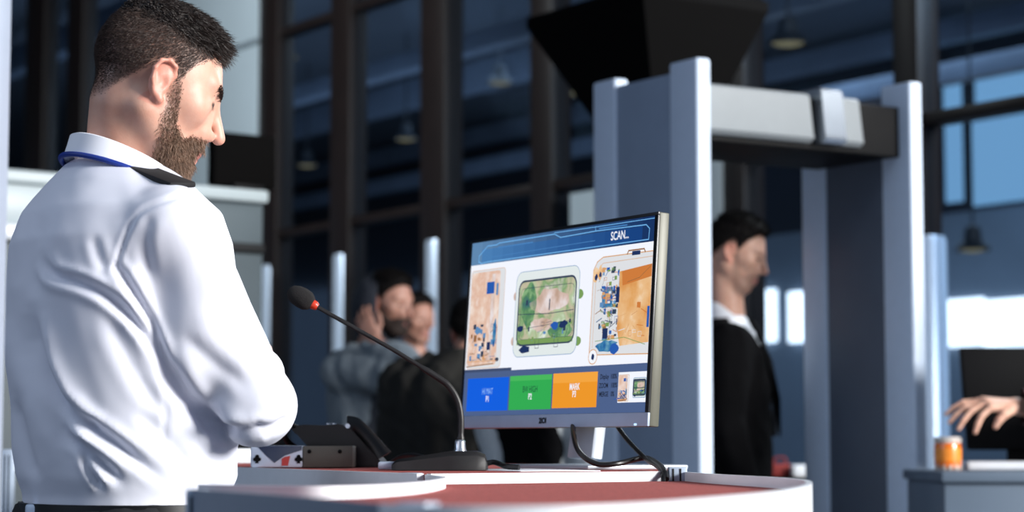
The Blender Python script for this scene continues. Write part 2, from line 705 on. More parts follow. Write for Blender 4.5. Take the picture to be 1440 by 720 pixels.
def finger_cones(W, d, n, thumb, size=1.0, curl=35.0, spread=0.10, relax=None):
    """hand at wrist W pointing along d, back of the hand towards n, thumb on the side `thumb`"""
    d = Vector(d).normalized()
    n = (Vector(n) - d * Vector(n).dot(d)).normalized()
    t = Vector(thumb)
    t = (t - d * t.dot(d) - n * t.dot(n)).normalized()
    W = Vector(W)
    palm, fing = [], []
    for i, off in enumerate((0.028, 0.010, -0.009, -0.026)):
        L = (0.088, 0.090, 0.085, 0.077)[i] * size
        k = W + d * L + t * off * size + n * (0.004, 0.006, 0.004, 0.0)[i] * size
        palm.append((W + t * off * 0.55 * size, k, 0.015 * size, 0.0115 * size))
        fd = (d + t * off * spread * 40).normalized()
        seg = [(0.042, 0.026, 0.021), (0.046, 0.029, 0.022), (0.043, 0.027, 0.021), (0.033, 0.021, 0.019)][i]
        p = k
        ang = 0
        for j, s in enumerate(seg):
            ang += math.radians((curl * (0.7, 1.0, 0.7)[j]) + (relax[i] if relax else 0) * (1, 0, 0)[j])
            e = p + (fd * math.cos(ang) - n * math.sin(ang)) * s * size
            fing.append((p, e, (0.0092, 0.0083, 0.0075)[j] * size, (0.0083, 0.0075, 0.0062)[j] * size))
            p = e
    p = W + d * 0.022 * size + t * 0.024 * size - n * 0.006 * size
    palm.append((W + t * 0.012 * size, p, 0.014 * size, 0.015 * size))
    for s, v in ((0.040, d * 0.75 + t * 0.65 - n * 0.25), (0.030, d * 0.95 + t * 0.25 - n * 0.25), (0.024, d - n * 0.3)):
        e = p + v.normalized() * s * size
        fing.append((p, e, 0.0115 * size, 0.0095 * size))
        p = e
    return palm, fing


def hand_sdf(p, palm, fing, wrist_from, W, rw=0.026):
    d = s_cone(p, wrist_from, W, 0.030, rw * 0.9)
    for a, b, ra, rb in palm:
        d = smin(d, s_cone(p, a, b, ra, rb), 0.010)
    for k, (a, b, ra, rb) in enumerate(fing):
        d = smin(d, s_cone(p, a, b, ra, rb), 0.0025)
    return d


def loft_sdf(q, prof, p=2.3):
    """stack of rounded cross-sections: prof rows are (u, centre forward, half depth, half width)"""
    pr = np.array(prof)
    u = np.clip(q[:, 2], pr[0, 0], pr[-1, 0])
    cf = np.interp(u, pr[:, 0], pr[:, 1])
    A = np.interp(u, pr[:, 0], pr[:, 2])
    Bw = np.interp(u, pr[:, 0], pr[:, 3])
    r = (np.abs((q[:, 0] - cf) / A) ** p + np.abs(q[:, 1] / Bw) ** p) ** (1 / p)
    d = (r - 1) * np.minimum(A, Bw)
    cap = np.maximum(pr[0, 0] - q[:, 2], q[:, 2] - pr[-1, 0])
    return smax(d, cap, 0.02)


BODY = [(0.84, 0.0, 0.100, 0.150), (0.95, -0.01, 0.118, 0.168), (1.04, 0.0, 0.105, 0.150), (1.14, 0.0, 0.105, 0.150), (1.27, -0.005, 0.120, 0.168), (1.36, -0.01, 0.112, 0.172), (1.42, -0.015, 0.085, 0.150), (1.47, -0.015, 0.060, 0.085), (1.50, -0.01, 0.050, 0.06)]


class Person:
    """joints in the body's frame (forward, left, up); H is the standing height"""

    def __init__(self, x, y, yaw, H=1.75, lean=0.0):
        a = math.radians(yaw)
        self.s = H / 1.75
        self.fr = Frame((x, y, 0), (math.cos(a), math.sin(a), 0), (-math.sin(a), math.cos(a), 0), (0, 0, 1), self.s)
        self.yaw = yaw
        self.sh = {-1: (-0.015, -0.165, 1.385), 1: (-0.015, 0.165, 1.385)}
        self.el = {-1: (-0.03, -0.215, 1.10), 1: (-0.03, 0.215, 1.10)}
        self.wr = {-1: (0.06, -0.215, 0.86), 1: (0.06, 0.215, 0.86)}
        self.hand = {}
        self.prof = BODY
        self.slim = (-0.012, -0.010)
        self.leg = {s: [(0, s * 0.09, 0.90), (0.02, s * 0.10, 0.49), (-0.01, s * 0.105, 0.09)] for s in (-1, 1)}

    def torso(self, q, off=0.0, prof=None):
        return loft_sdf(q, prof or self.prof) - off

    def arm(self, q, s, r=(0.052, 0.043, 0.029), off=0.0, k=0.02):
        a = s_cone(q, self.sh[s], self.el[s], r[0] + off, r[1] + off)
        b = s_cone(q, self.el[s], self.wr[s], r[1] + off, r[2] + off)
        return smin(a, b, k)

    def legs(self, q, off=0.0):
        d = None
        for s in (-1, 1):
            h, k, a = self.leg[s]
            e = smin(s_cone(q, h, k, 0.085 + off, 0.058 + off), s_cone(q, k, a, 0.056 + off, 0.042 + off), 0.03)
            d = e if d is None else smin(d, e, 0.012)
        return d

    def body(self, q):
        d = self.torso(q, self.slim[0])
        d = smin(d, s_cone(q, self.neck_lo, self.neck_hi, 0.050, 0.046), 0.02)
        for s in (-1, 1):
            d = smin(d, self.arm(q, s, off=self.slim[1]), 0.03)
        d = smin(d, self.legs(q, -0.012), 0.03)
        for s in (-1, 1):
            h, k, a = self.leg[s]
            d = smin(d, s_cone(q, (a[0], a[1], 0.05), (a[0] + 0.14, a[1] * 1.1, 0.035), 0.036, 0.026), 0.02)
        return d

    def solid(self, fn, h, lo=None, hi=None):
        """mesh an implicit surface given in the body's frame -> world vertices, quads"""
        lo = lo or (-0.45, -0.6, -0.01)
        hi = hi or (0.6, 0.6, 1.65)
        V, Q = isosurface(fn, lo, hi, h)
        return V, Q

    def build(self, name, label, head, skin, hair=None, group=None, h_body=0.012, h_head=0.004, hand_h=0.004):
        """head: dict(O=local position, yaw, pitch, roll, sc); yaw in world degrees"""
        s = self.s
        H = head_frame(self.fr.wor(head['O']), head['yaw'], head['pitch'], head.get('roll', 0), s * head.get('sc', 1.0))
        self.H = H
        nb = self.fr.wor((-0.015, 0, 1.455)) if 'neck' not in head else self.fr.wor(head['neck'])
        nl = H.loc(nb[None])[0]
        self.neck_lo = tuple(self.fr.loc(nb[None])[0] - np.array([0.0, 0, 0.04]))
        self.neck_hi = tuple(self.fr.loc(nb[None])[0] + np.array([0.0, 0, 0.0]))
        hv, hq = isosurface(lambda q: head_sdf(q, nl), (-0.15, -0.12, min(nl[2] - 0.03, -0.16)), (0.15, 0.12, 0.14), h_head)
        hl = hv.astype(np.float32)
        bv, bq = self.solid(self.body, h_body)
        parts = [(H.wor(hv), hq), (self.fr.wor(bv), bq)]
        for sd, spec in self.hand.items():
            palm, fing = spec
            W = Vector(self.fr.wor(self.wr[sd]))
            E_ = Vector(self.fr.wor(self.el[sd]))
            back = W + (E_ - W).normalized() * 0.09
            pts = np.array([tuple(c[1]) for c in palm + fing] + [tuple(back)])
            v, q_ = isosurface(lambda p: hand_sdf(p, palm, fing, back, W), pts.min(0) - 0.04, pts.max(0) + 0.04, hand_h)
            parts.append((v, q_))
        V, Q = join_vq(parts)
        n = len(hv)
        att = {k: np.zeros(len(V)) for k in ('stub', 'lip', 'red', 'eye')}
        hm, bm_ = hair_mask(hl, 0.014), beard_mask(hl, head.get('beard', 0.0))
        on_ear = (skull_sdf(hl) > 0.003) & (np.abs(hl[:, 1]) > 0.066) & (hl[:, 2] < 0.04) & (hl[:, 2] > -0.04) & (hl[:, 0] > -0.03) & (hl[:, 0] < 0.02)
        hm[on_ear] = 0
        bm_[on_ear] = 0
        if hair is None:
            hm[:] = 0
        att['stub'][:n] = np.clip(hm * head.get('fade', 0.75) + bm_ * 0.55, 0, 0.95)
        att['red'][:n] = np.where(on_ear, 0.38, 0) + 0.35 * np.exp(-((hl - np.array([0.118, 0, -0.022])) ** 2).sum(1) / 0.014 ** 2)
        att['lip'][:n] = np.exp(-((np.abs(hl[:, 2] + 0.0585) / 0.009) ** 2)) * (np.abs(hl[:, 1]) < 0.021) * (hl[:, 0] > 0.085)
        ey = np.minimum(((np.abs(hl - np.array([0.084, 0.034, 0.0095])) / np.array([0.014, 0.015, 0.0042])) ** 2).sum(1), ((np.abs(hl - np.array([0.084, -0.034, 0.0095])) / np.array([0.014, 0.015, 0.0042])) ** 2).sum(1))
        att['eye'][:n] = np.clip(1.3 - ey, 0, 0.9)
        self.hv, self.hq, self.hl = H.wor(hv), hq, hl
        self.hm, self.bmk = hm, bm_
        o = mesh_np(name, V, Q, skin, None, True, att)
        tag(o, label, 'person', group)
        self.root = o
        return o

    def garment(self, name, fn, material, h=0.010, lo=None, hi=None, fold=0.004, fs=14.0, seed=1, post=None):
        V, Q = self.solid(fn, h, lo, hi)
        N = vnormals(V, Q)
        if fold:
            V = V + N * (fbm(V * np.array([1.0, 1.0, 0.6]), fs, seed) * fold)[:, None]
        W = self.fr.wor(V)
        if post is not None:
            W = post(W, V, Q)
        return mesh_np(name, W, Q, material, self.root)

    def hair_cap(self, material, top=0.014, side=0.003, quiff=None, h=0.004, name='hair', floor=-1.0):
        nl = (0, 0, -0.3)

        def fn(q):
            th = side + (top - side) * np.clip((q[:, 2] - 0.055) / 0.045, 0, 1)
            hl_ = np.maximum(np.interp(q[:, 0], *HAIRLINE), floor)
            d = skull_sdf(q) - th * np.clip((q[:, 2] - hl_) / 0.028, 0.12, 1)
            if quiff is not None:
                d = smin(d, s_ell(q, *quiff), 0.02)
            low = np.maximum(np.interp(q[:, 0], *HAIRLINE) + 0.002, floor) - q[:, 2]
            d = smax(d, low, 0.006)
            ear = s_ell(q * np.array([1, 1, 1], dtype=np.float32), (-0.004, 0.08, 0.0), (0.024, 0.03, 0.038))
            ear2 = s_ell(q, (-0.004, -0.08, 0.0), (0.024, 0.03, 0.038))
            return smax(smax(d, -ear, 0.003), -ear2, 0.003)
        V, Q = isosurface(fn, (-0.14, -0.12, -0.06), (0.16, 0.12, 0.16), h)
        N = vnormals(V, Q)
        V = V + N * (fbm(V * np.array([1.0, 2.2, 1.0]), 60.0, 5) * 0.0016)[:, None]
        self.cap = (self.H.wor(V), Q, V.astype(np.float32))
        return mesh_np(name, self.cap[0], Q, material, self.root)


def shoes(per, material):
    def fn(q):
        d = None
        for s in (-1, 1):
            a = per.leg[s][2]
            e = s_cone(q, (a[0] - 0.02, a[1], 0.045), (a[0] + 0.15, a[1] * 1.1, 0.038), 0.046, 0.038)
            e = smax(e, -q[:, 2] + 0.002, 0.004)
            d = e if d is None else np.minimum(d, e)
        return d
    return per.garment('shoes', fn, material, 0.012, (-0.2, -0.25, -0.02), (0.3, 0.25, 0.16), fold=0)


def trousers(per, material, fold=0.006, top=1.0):
    def fn(q):
        d = smin(per.legs(q, 0.014), per.torso(q, 0.006, [r for r in per.prof if r[0] <= top + 0.05]), 0.03)
        return smax(d, np.maximum(q[:, 2] - top, 0.07 - q[:, 2]), 0.006)
    return per.garment('trousers', fn, material, 0.012, (-0.3, -0.35, 0.02), (0.35, 0.35, 1.1), fold=fold)
# ------------------------------------------------------------------ the hall
M_floor = mat('floor_stone', (70, 76, 84), 0.35, var=0.1, scale=3)
M_ceil = mat('ceiling_dark', (74, 82, 94), 0.8)
M_pale = mat('pale_wall', (172, 184, 190), 0.7, var=0.03, scale=2)
M_seam = mat('seam_grey', (110, 120, 126), 0.7)
M_mull = mat('bronze_frame', (27, 19, 17), 0.42, metal=0.0, var=0.12, scale=6, spec=0.4)
M_far = mat('far_wall_blue', (112, 124, 138), 0.75, var=0.12, scale=0.6)
M_beam = mat('steel_beam', (100, 112, 130), 0.5, var=0.15, scale=1.5)
M_far_dark = mat('far_wall_dark', (26, 32, 44), 0.8, var=0.2, scale=0.5)
M_frame_dark = mat('dark_frame', (14, 17, 24), 0.5)


def glass_mat(name, tint, refl):
    m = bpy.data.materials.new(name)
    m.use_nodes = True
    n, l = nodes_of(m)
    n.remove(n['Principled BSDF'])
    tr = n.new('ShaderNodeBsdfTransparent')
    tr.inputs[0].default_value = tint + (1,)
    gl = n.new('ShaderNodeBsdfGlossy')
    gl.inputs['Color'].default_value = (0.8, 0.9, 1.0, 1)
    gl.inputs['Roughness'].default_value = 0.06
    lw = n.new('ShaderNodeLayerWeight')
    lw.inputs['Blend'].default_value = 0.5
    pw = n.new('ShaderNodeMath')
    pw.operation = 'POWER'
    pw.inputs[1].default_value = 3.0
    l.new(lw.outputs['Facing'], pw.inputs[0])
    mth = n.new('ShaderNodeMath')
    mth.operation = 'MULTIPLY_ADD'
    mth.inputs[1].default_value = 0.5 * refl
    mth.inputs[2].default_value = 0.03 * refl
    l.new(pw.outputs[0], mth.inputs[0])
    mx = n.new('ShaderNodeMixShader')
    l.new(mth.outputs[0], mx.inputs[0])
    l.new(tr.outputs[0], mx.inputs[1])
    l.new(gl.outputs[0], mx.inputs[2])
    l.new(mx.outputs[0], n['Material Output'].inputs[0])
    return m


M_glass = glass_mat('tinted_glass', (0.72, 0.82, 0.92), 1.0)


def struct(o):
    o['kind'] = 'structure'
    return o


WA = Vector((-0.549, 0.836, 0)).normalized()      # along the glass wall, going away to the left
WN = Vector((0.836, 0.549, 0)).normalized()       # through the glass, away from the camera
W0 = Vector((0, 12.64, 0))
UP = Vector((0, 0, 1))


def on_wall(px, off=0.0, z=0.0):
    """point of the glass wall (moved off metres beyond it) in the photo column px"""
    k = (px - 720.0) / F
    # (k*y - W0 - WA t) . WN = off
    y = (off + W0.dot(WN)) / (k * WN.x + WN.y)
    return Vector((k * y, y, z))


def wall_box(name, px0, px1, z0, z1, thick, material, off=0.0, bevel=0.004):
    a, b = on_wall(px0, off), on_wall(px1, off)
    c = (a + b) / 2 + UP * ((z0 + z1) / 2)
    return box(name, ((b - a).length, thick, z1 - z0), frame_matrix(c, -WA, WN, UP), material, None, bevel)


def zat(px, py, off=0.0):
    p = on_wall(px, off)
    return P(px, py, p.y).z


HALL_Z = 6.6
FAR = 14.0
bm = bmesh.new()
add_box(bm, (110, 90, 0.2), Matrix.Translation((0, 38, -0.1)))
struct(bm_obj('floor', bm, M_floor, smooth=False))
# roof over the hall beyond the glass and over the queue
bm = bmesh.new()
add_box(bm, (110, 76, 0.2), Matrix.Translation((0, 42, HALL_Z + 0.1)))
struct(bm_obj('ceiling', bm, M_ceil, smooth=False))

# frames of the glass wall
MULL = [(51, 26), (108, 22), (385, 26), (488, 27), (620, 34), (775, 30), (1048, 30), (1295, 35), (1560, 38)]
k = 0
for px, w in MULL:
    k += 1
    struct(wall_box('trim_%d' % k, px - w / 2, px + w / 2, 0, HALL_Z, 0.14, M_mull))
edges = [(-260, 38), (64, 97), (119, 205), (398, 474.5), (501.5, 603), (637, 760), (790, 1033), (1063, 1277.5), (1312.5, 1541)]
T_LOW = 2.575
T_HIGH = 4.02
for px0, px1 in edges:
    for zc in ([T_LOW, T_HIGH]):
        if px0 < 300:
            continue
        k += 1
        struct(wall_box('trim_%d' % k, px0, px1, zc - 0.03, zc + 0.03, 0.10, M_mull))
k = 0
for px0, px1 in edges:
    k += 1
    struct(wall_box('window_%d' % k, px0, px1, 0, HALL_Z, 0.012, M_glass, 0.0, 0))
# solid pale wall between two glazed bays, with a panel joint
struct(wall_box('wall_left', 205, 372, 0, HALL_Z, 0.16, M_pale))
struct(wall_box('trim_90', 205, 372, 3.98, 4.03, 0.168, M_seam))

struct(wall_box('wall_right', 978, 1034, 0, HALL_Z, 0.17, M_pale))
struct(wall_box('wall_front', 819, 870, 0, 2.50, 0.17, M_pale))

# the hall beyond the glass
struct(wall_box('wall_back', -100, 2300, 0, 4.2, 0.3, M_far, FAR))
struct(wall_box('trim_91', -100, 2300, 4.2, HALL_Z, 0.34, M_far_dark, FAR))
k = 20
WIN_W = emit('daylight_white', (255, 255, 255), 3.2)
WIN_B = emit('daylight_blue', (146, 190, 222), 1.0)


def far_window(px0, px1, py0, py1, m):
    global k
    k += 1
    c = (px0 + px1) / 2
    struct(wall_box('window_%d' % k, px0, px1, zat(c, py1, FAR - 0.2), zat(c, py0, FAR - 0.2), 0.06, m, FAR - 0.2, 0.0))


far_window(1316, 1384, 421, 487, WIN_W)
far_window(1386, 1466, 420, 487, WIN_W)
far_window(1470, 1560, 420, 487, WIN_W)
far_window(1060, 1091, 408, 481, WIN_W)
far_window(1111, 1141, 410, 481, WIN_W)
far_window(1372, 1470, 164, 284, WIN_B)
far_window(1380, 1470, 99, 146, WIN_B)
far_window(1336, 1357, 174, 284, WIN_B)
far_window(1335, 1357, 115, 156, WIN_B)
# roof beams, running parallel to the glass
kk = 30
for off, z, h_ in ((3.0, 6.0, 0.34), (6.0, 5.55, 0.22), (8.6, 5.9, 0.40), (11.2, 5.35, 0.24), (12.6, 6.2, 0.3)):
    kk += 1
    struct(wall_box('trim_%d' % kk, -100, 1900, z, z + h_, 0.22, M_beam, off))
for px in (450, 575, 700, 1110, 1180):
    kk += 1
    a = on_wall(px, 2.0, 6.3)
    bm = bmesh.new()
    add_box(bm, (0.16, 11.6, 0.30), frame_matrix(a + WN * 5.8, -WA, WN, UP), 0.01)
    struct(bm_obj('trim_%d' % kk, bm, M_beam))
# pale round sleeves added to imitate bright reflections low on the uprights
M_upglow = mat('column_steel', (206, 220, 238), 0.28, metal=0.35, var=0.03)
for px in (385, 488, 620, 1303):
    kk += 1
    a = on_wall(px, 0.0)
    bm = bmesh.new()
    add_lathe(bm, [(0.098, 0.0), (0.098, 2.34 if px < 1000 else 2.02), (0.090, 2.36 if px < 1000 else 2.04)], Matrix.Translation(a), 32)
    struct(bm_obj('trim_%d' % kk, bm, M_upglow))
# pendant lamps seen through the glass
LAMP_ON = emit('lamp_glow', (255, 226, 170), 0.28)
M_lampbody = mat('lamp_grey', (40, 46, 54), 0.6)
lamp_lab = {(402, 80): 'small pendant lamp beyond the glass just right of the pale wall panel',
            (432, 232): 'pendant lamp beyond the glass left of the second bronze upright',
            (571, 195): 'pendant lamp glowing yellowish beyond the glass between two tall bronze uprights, above the bearded man',
            (703, 116): 'pendant lamp beyond the glass, high to the left of the black hood',
            (812, 130): 'pendant lamp beyond the glass just below the left tip of the black hood',
            (1108, 60): 'tall pale pendant lamp beyond the glass above the metal detector lintel',
            (1368, 350): 'pendant lamp beyond the glass at right, above the bright strip windows'}
for (px, py), lab in lamp_lab.items():
    q = on_wall(px, 7.5 if py > 90 else 4.6)
    p = P(px, py, q.y)
    e = empty('pendant_lamp', p, lab, 'lamp', 'pendant lamps in the hall beyond the glass')
    bm = bmesh.new()
    add_lathe(bm, [(0.03, 0.22), (0.07, 0.20), (0.09, 0.08), (0.17, 0.0), (0.16, -0.015), (0.08, 0.03)], Matrix.Translation(p))
    bm_obj('lamp_shade', bm, M_lampbody, e)
    bm = bmesh.new()
    add_lathe(bm, [(0.13, 0.008), (0.13, -0.008), (0.08, -0.025), (0.02, -0.035)], Matrix.Translation(p))
    bm_obj('bulb', bm, LAMP_ON, e)
    bm = bmesh.new()
    add_lathe(bm, [(0.012, 0.21), (0.012, max(0.4, HALL_Z - p.z))], Matrix.Translation(p), 8)
    bm_obj('suspension_rod', bm, M_lampbody, e)
# ------------------------------------------------------------------ walk-through metal detector
GA = Vector((-0.562, 0.827, 0)).normalized()     # depth of its side panels
GB = Vector((0.857, 0.515, 0)).normalized()      # across the passage
M_post = mat('detector_white', (205, 220, 240), 0.38, var=0.02, spec=0.5)
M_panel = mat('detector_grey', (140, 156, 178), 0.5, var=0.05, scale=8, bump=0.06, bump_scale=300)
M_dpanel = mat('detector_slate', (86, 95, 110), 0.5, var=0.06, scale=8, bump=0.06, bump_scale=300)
M_lintel = mat('lintel_grey', (134, 140, 144), 0.33, var=0.02)
M_black = mat('black_plastic', (10, 10, 12), 0.6, spec=0.15)
M_chrome = mat('bright_metal', (205, 214, 224), 0.22, metal=0.85, var=0.03)
GATE_H = 2.2
g0 = PZ(980, 79.5, GATE_H)
g0.z = 0
g1 = g0 + GB * 0.800
g1.z = 0
gate = empty('metal_detector_gate', (g0 + g1) / 2, 'tall walk-through metal detector arch, pale posts with grey side panels and light lintel', 'metal detector')


def gbox(name, o, a0, a1, b0, b1, z0, z1, m, bevel=0.006, parent=gate):
    c = o + GA * ((a0 + a1) / 2) + GB * ((b0 + b1) / 2) + UP * ((z0 + z1) / 2)
    return box(name, (abs(a1 - a0), abs(b1 - b0), z1 - z0), frame_matrix(c, GA, -GB, UP), m, parent, bevel, 3)


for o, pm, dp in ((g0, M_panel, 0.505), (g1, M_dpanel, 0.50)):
    gbox('post', o, 0.0, 0.130, 0, 0.050, 0, GATE_H, M_post, 0.010)
    gbox('post', o, dp - 0.115, dp, 0, 0.050, 0, GATE_H - 0.005, M_post, 0.010)
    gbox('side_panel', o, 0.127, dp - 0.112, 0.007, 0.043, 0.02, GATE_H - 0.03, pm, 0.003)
    gbox('foot_plate', o, -0.02, 0.525, -0.03, 0.08, 0, 0.02, M_black, 0.004)
# lintel: profile with a sloping front, swept across the passage
def lintel(name, b0, b1, grow, m, z0=1.985, z1=2.135):
    prof = [(0.075, z0), (0.030, z0 + 0.002), (0.014, z0 + 0.014), (0.018, z0 + 0.028), (0.034, z1 - 0.008), (0.045, z1), (0.40, z1), (0.40, z0)]
    bm = bmesh.new()
    r0 = [bm.verts.new(g0 + GA * (a - grow) + GB * b0 + UP * (z + (grow if z > 2.1 else 0))) for a, z in prof]
    r1 = [bm.verts.new(g0 + GA * (a - grow) + GB * b1 + UP * (z + (grow if z > 2.1 else 0))) for a, z in prof]
    n = len(prof)
    bm.faces.new(r0)
    bm.faces.new(r1[::-1])
    for i in range(n):
        bm.faces.new((r0[i], r0[(i + 1) % n], r1[(i + 1) % n], r1[i]))
    return bm_obj(name, bm, m, gate, angle=20)


lintel('lintel', 0.050, 0.438, 0.0, M_lintel)
lintel('lintel_end', 0.543, 0.628, 0.0, M_lintel)
lintel('display_box', 0.468, 0.548, 0.018, M_chrome)
gbox('lintel_core', g0, 0.05, 0.42, 0.048, 0.802, 1.97, 2.125, M_black, 0.004)

# ------------------------------------------------------------------ black flared hood hanging above
M_hood = mat('hood_black', (6, 5, 5), 0.9, var=0.1, spec=0.1)
M_hood2 = mat('hood_brown_black', (26, 20, 18), 0.6, var=0.1)
hc = P(905, 100, 8.0)
hc.z = 0
hood = empty('hanging_hood', hc + UP * 2.4, 'black flared box hood hanging from above behind the metal detector', 'hood')
bm = bmesh.new()


def hood_ring(ins, z):
    c = [hc + GAh * ins + GBh * ins, hc + GAh * (0.80 - ins) + GBh * ins, hc + GAh * (0.80 - ins) + GBh * (0.62 - ins * 0.6), hc + GAh * ins + GBh * (0.62 - ins * 0.6)]
    return [v + UP * z for v in c]


GAh, GBh = WA, WN
R0 = [bm.verts.new(v) for v in hood_ring(0.22, 2.36)]
R1 = [bm.verts.new(v) for v in hood_ring(0.0, 2.80)]
R2 = [bm.verts.new(v) for v in hood_ring(0.0, 2.84)]
R3 = [bm.verts.new(v) for v in hood_ring(0.2, 2.90)]
bm.faces.new(R0[::-1])
for a, b in ((R0, R1), (R1, R2), (R2, R3)):
    for i in range(4):
        bm.faces.new((a[i], a[(i + 1) % 4], b[(i + 1) % 4], b[i]))
bm.faces.new(R3)
bm_obj('hood_shell', bm, M_hood, hood, smooth=False)
mid = hc + GAh * 0.4 + GBh * 0.31
bm = bmesh.new()
add_lathe(bm, [(0.03, 2.88), (0.03, HALL_Z)], Matrix.Translation(mid), 16)
bm_obj('hanger_rod', bm, M_hood2, hood)

# ------------------------------------------------------------------ curved security counter
M_red = mat('red_carpet', (172, 80, 74), 0.95, var=0.35, scale=260, bump=0.8, bump_scale=700)
M_trim = mat('white_trim', (226, 230, 236), 0.30, var=0.02, spec=0.5)
M_alu = mat('aluminium', (176, 190, 208), 0.36, metal=0.12, var=0.04)
M_cab = mat('counter_panel', (196, 204, 214), 0.5, var=0.03)
M_dark = mat('shadow_gap_black', (12, 13, 16), 0.6)
M_rimshade = mat('slate_rim', (104, 118, 136), 0.45, var=0.03)  # darker copy of the rim, its left-facing shade put into the colour
Z_LEAF, Z_LIP = 1.045, 1.058
OUT = [(-.278, 1.91), (-.168, 1.68), (-.085, 1.475), (-.04, 1.425), (.038, 1.43), (.09, 1.50), (.155, 1.66), (.222, 1.85), (.283, 2.10), (.318, 2.33), (.325, 2.48), (.313, 2.60), (.267, 2.86), (.243, 3.06)]
LOOP = [(-.108, 2.80), (-.081, 2.62), (-.085, 2.42), (-.105, 2.25), (-.142, 2.12), (-.183, 2.07), (-.240, 2.09), (-.315, 2.15)]
counter = empty('counter', (0.05, 2.2, 0), 'curved pale security counter with red carpet top and white raised rim in the foreground', 'counter')
outp = smooth_path([Vector((x, y, 0)) for x, y in OUT], 8)
loopp = smooth_path([Vector((x, y, 0)) for x, y in LOOP], 8)
bm = bmesh.new()
add_prism(bm, [(p.x, p.y) for p in outp + loopp], Z_LEAF - 0.03, Z_LEAF)
bm_obj('carpet_top', bm, M_red, counter, angle=30)


def wall_strip(bm, path, z0, z1, t, side=1):
    """upright strip of thickness t along a path (t grows to the left of travel for side = 1)"""
    n = len(path)
    a, b = [], []
    for i, p in enumerate(path):
        d = (path[min(i + 1, n - 1)] - path[max(i - 1, 0)]).normalized()
        nr = Vector((-d.y, d.x, 0)) * side
        a.append(p)
        b.append(p + nr * t)
    ring = [[bm.verts.new((a[i].x, a[i].y, z0)), bm.verts.new((a[i].x, a[i].y, z1)), bm.verts.new((b[i].x, b[i].y, z1)), bm.verts.new((b[i].x, b[i].y, z0))] for i in range(n)]
    for A_, B_ in zip(ring[:-1], ring[1:]):
        for j in range(4):
            bm.faces.new((A_[j], A_[(j + 1) % 4], B_[(j + 1) % 4], B_[j]))
    bm.faces.new(ring[0])
    bm.faces.new(ring[-1][::-1])


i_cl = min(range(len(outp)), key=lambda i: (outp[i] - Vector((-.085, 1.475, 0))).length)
for nm, pth, m, z0, z1 in (('rim', outp[:i_cl + 1], M_rimshade, 0.97, Z_LIP), ('rim', outp[i_cl:], M_trim, 0.97, Z_LIP)):
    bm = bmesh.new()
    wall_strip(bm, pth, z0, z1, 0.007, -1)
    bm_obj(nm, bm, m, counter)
bm = bmesh.new()
wall_strip(bm, [p for p in outp], 0.0, 0.969, 0.012, 1)
bm_obj('front_panel', bm, M_cab, counter)
bm = bmesh.new()
wall_strip(bm, loopp, 0.98, Z_LIP, 0.006, -1)
bm_obj('inner_rim', bm, M_trim, counter)
bm = bmesh.new()
wall_strip(bm, loopp, 0.0, 0.979, 0.012, 1)
bm_obj('inner_panel', bm, M_cab, counter)


def clip(px, d, w, h, z, ang, parent, dark=True):
    """small aluminium joint clip with two dark slots"""
    c = P(px, 600, d)
    c.z = z
    ca, sa = math.cos(ang), math.sin(ang)
    Mx = frame_matrix(c, (ca, sa, 0), (-sa, ca, 0), (0, 0, 1))
    o = box('joint_clip', (w, 0.016, h), Mx, M_alu, parent, 0.0015)
    for t in (-0.28, 0.12):
        bm = bmesh.new()
        add_box(bm, (w * 0.10, 0.0172, h * 0.8), Mx @ Matrix.Translation((t * w, 0, 0)))
        s = bm_obj('slot', bm, M_dark, o, smooth=False)
    return o


clip(588, 1.455, 0.028, 0.030, 1.0445, math.radians(-40), counter)
clip(952, 3.05, 0.026, 0.022, 1.054, math.radians(5), counter)
pe = box('end_post', (0.018, 0.018, 1.058), frame_matrix((-.281, 1.915, 0.529), (1, 0, 0), (0, 1, 0), UP), M_alu, counter, 0.001)
for dx in (-0.004, 0.004):
    bm = bmesh.new()
    add_box(bm, (0.0022, 0.019, 1.0), frame_matrix((-.281 + dx, 1.915, 0.552), (1, 0, 0), (0, 1, 0), UP))
    bm_obj('slot', bm, M_dark, pe, smooth=False)

# rear desk, its top level with the rim
P0_, P1_, P2_, P3_ = Vector((-.80, 4.02, 0)), Vector((-.462, 3.58, 0)), Vector((-.112, 2.815, 0)), Vector((.232, 3.075, 0))
desk = empty('desk', (-0.1, 3.5, 0), 'rear desk with red carpet top and white front edge, carrying the monitor, microphone and phone', 'desk')
front = [P0_, P1_, P2_, P3_]
back = [Vector((.30, 3.95, 0)), Vector((-.80, 4.60, 0))]
bm = bmesh.new()
add_prism(bm, [(p.x, p.y) for p in front + back], 1.030, Z_LIP)
bm_obj('carpet_top', bm, M_red, desk, smooth=False)
bm = bmesh.new()
wall_strip(bm, [P2_, P3_], 0.96, Z_LIP + 0.001, 0.010, -1)
bm_obj('front_edge', bm, M_trim, desk)
bm = bmesh.new()
wall_strip(bm, [P0_, P1_, P2_ + Vector((-0.004, 0.008, 0))], 0.90, Z_LIP + 0.001, 0.010, -1)
bm_obj('front_edge', bm, M_trim, desk)
bm = bmesh.new()
off = Vector((0.03, 0.06, 0))
add_prism(bm, [(p.x, p.y) for p in [P0_ + off, P1_ + off, P2_ + Vector((0, 0.06, 0)), P3_ + Vector((-.02, 0.05, 0)), back[0] + Vector((-.03, -.03, 0)), back[1] + Vector((.03, -.03, 0))]], 0.0, 1.029)
bm_obj('cabinet', bm, M_cab, desk, smooth=False)
clip(578, 2.87, 0.042, 0.022, 1.0485, math.radians(-60), desk)

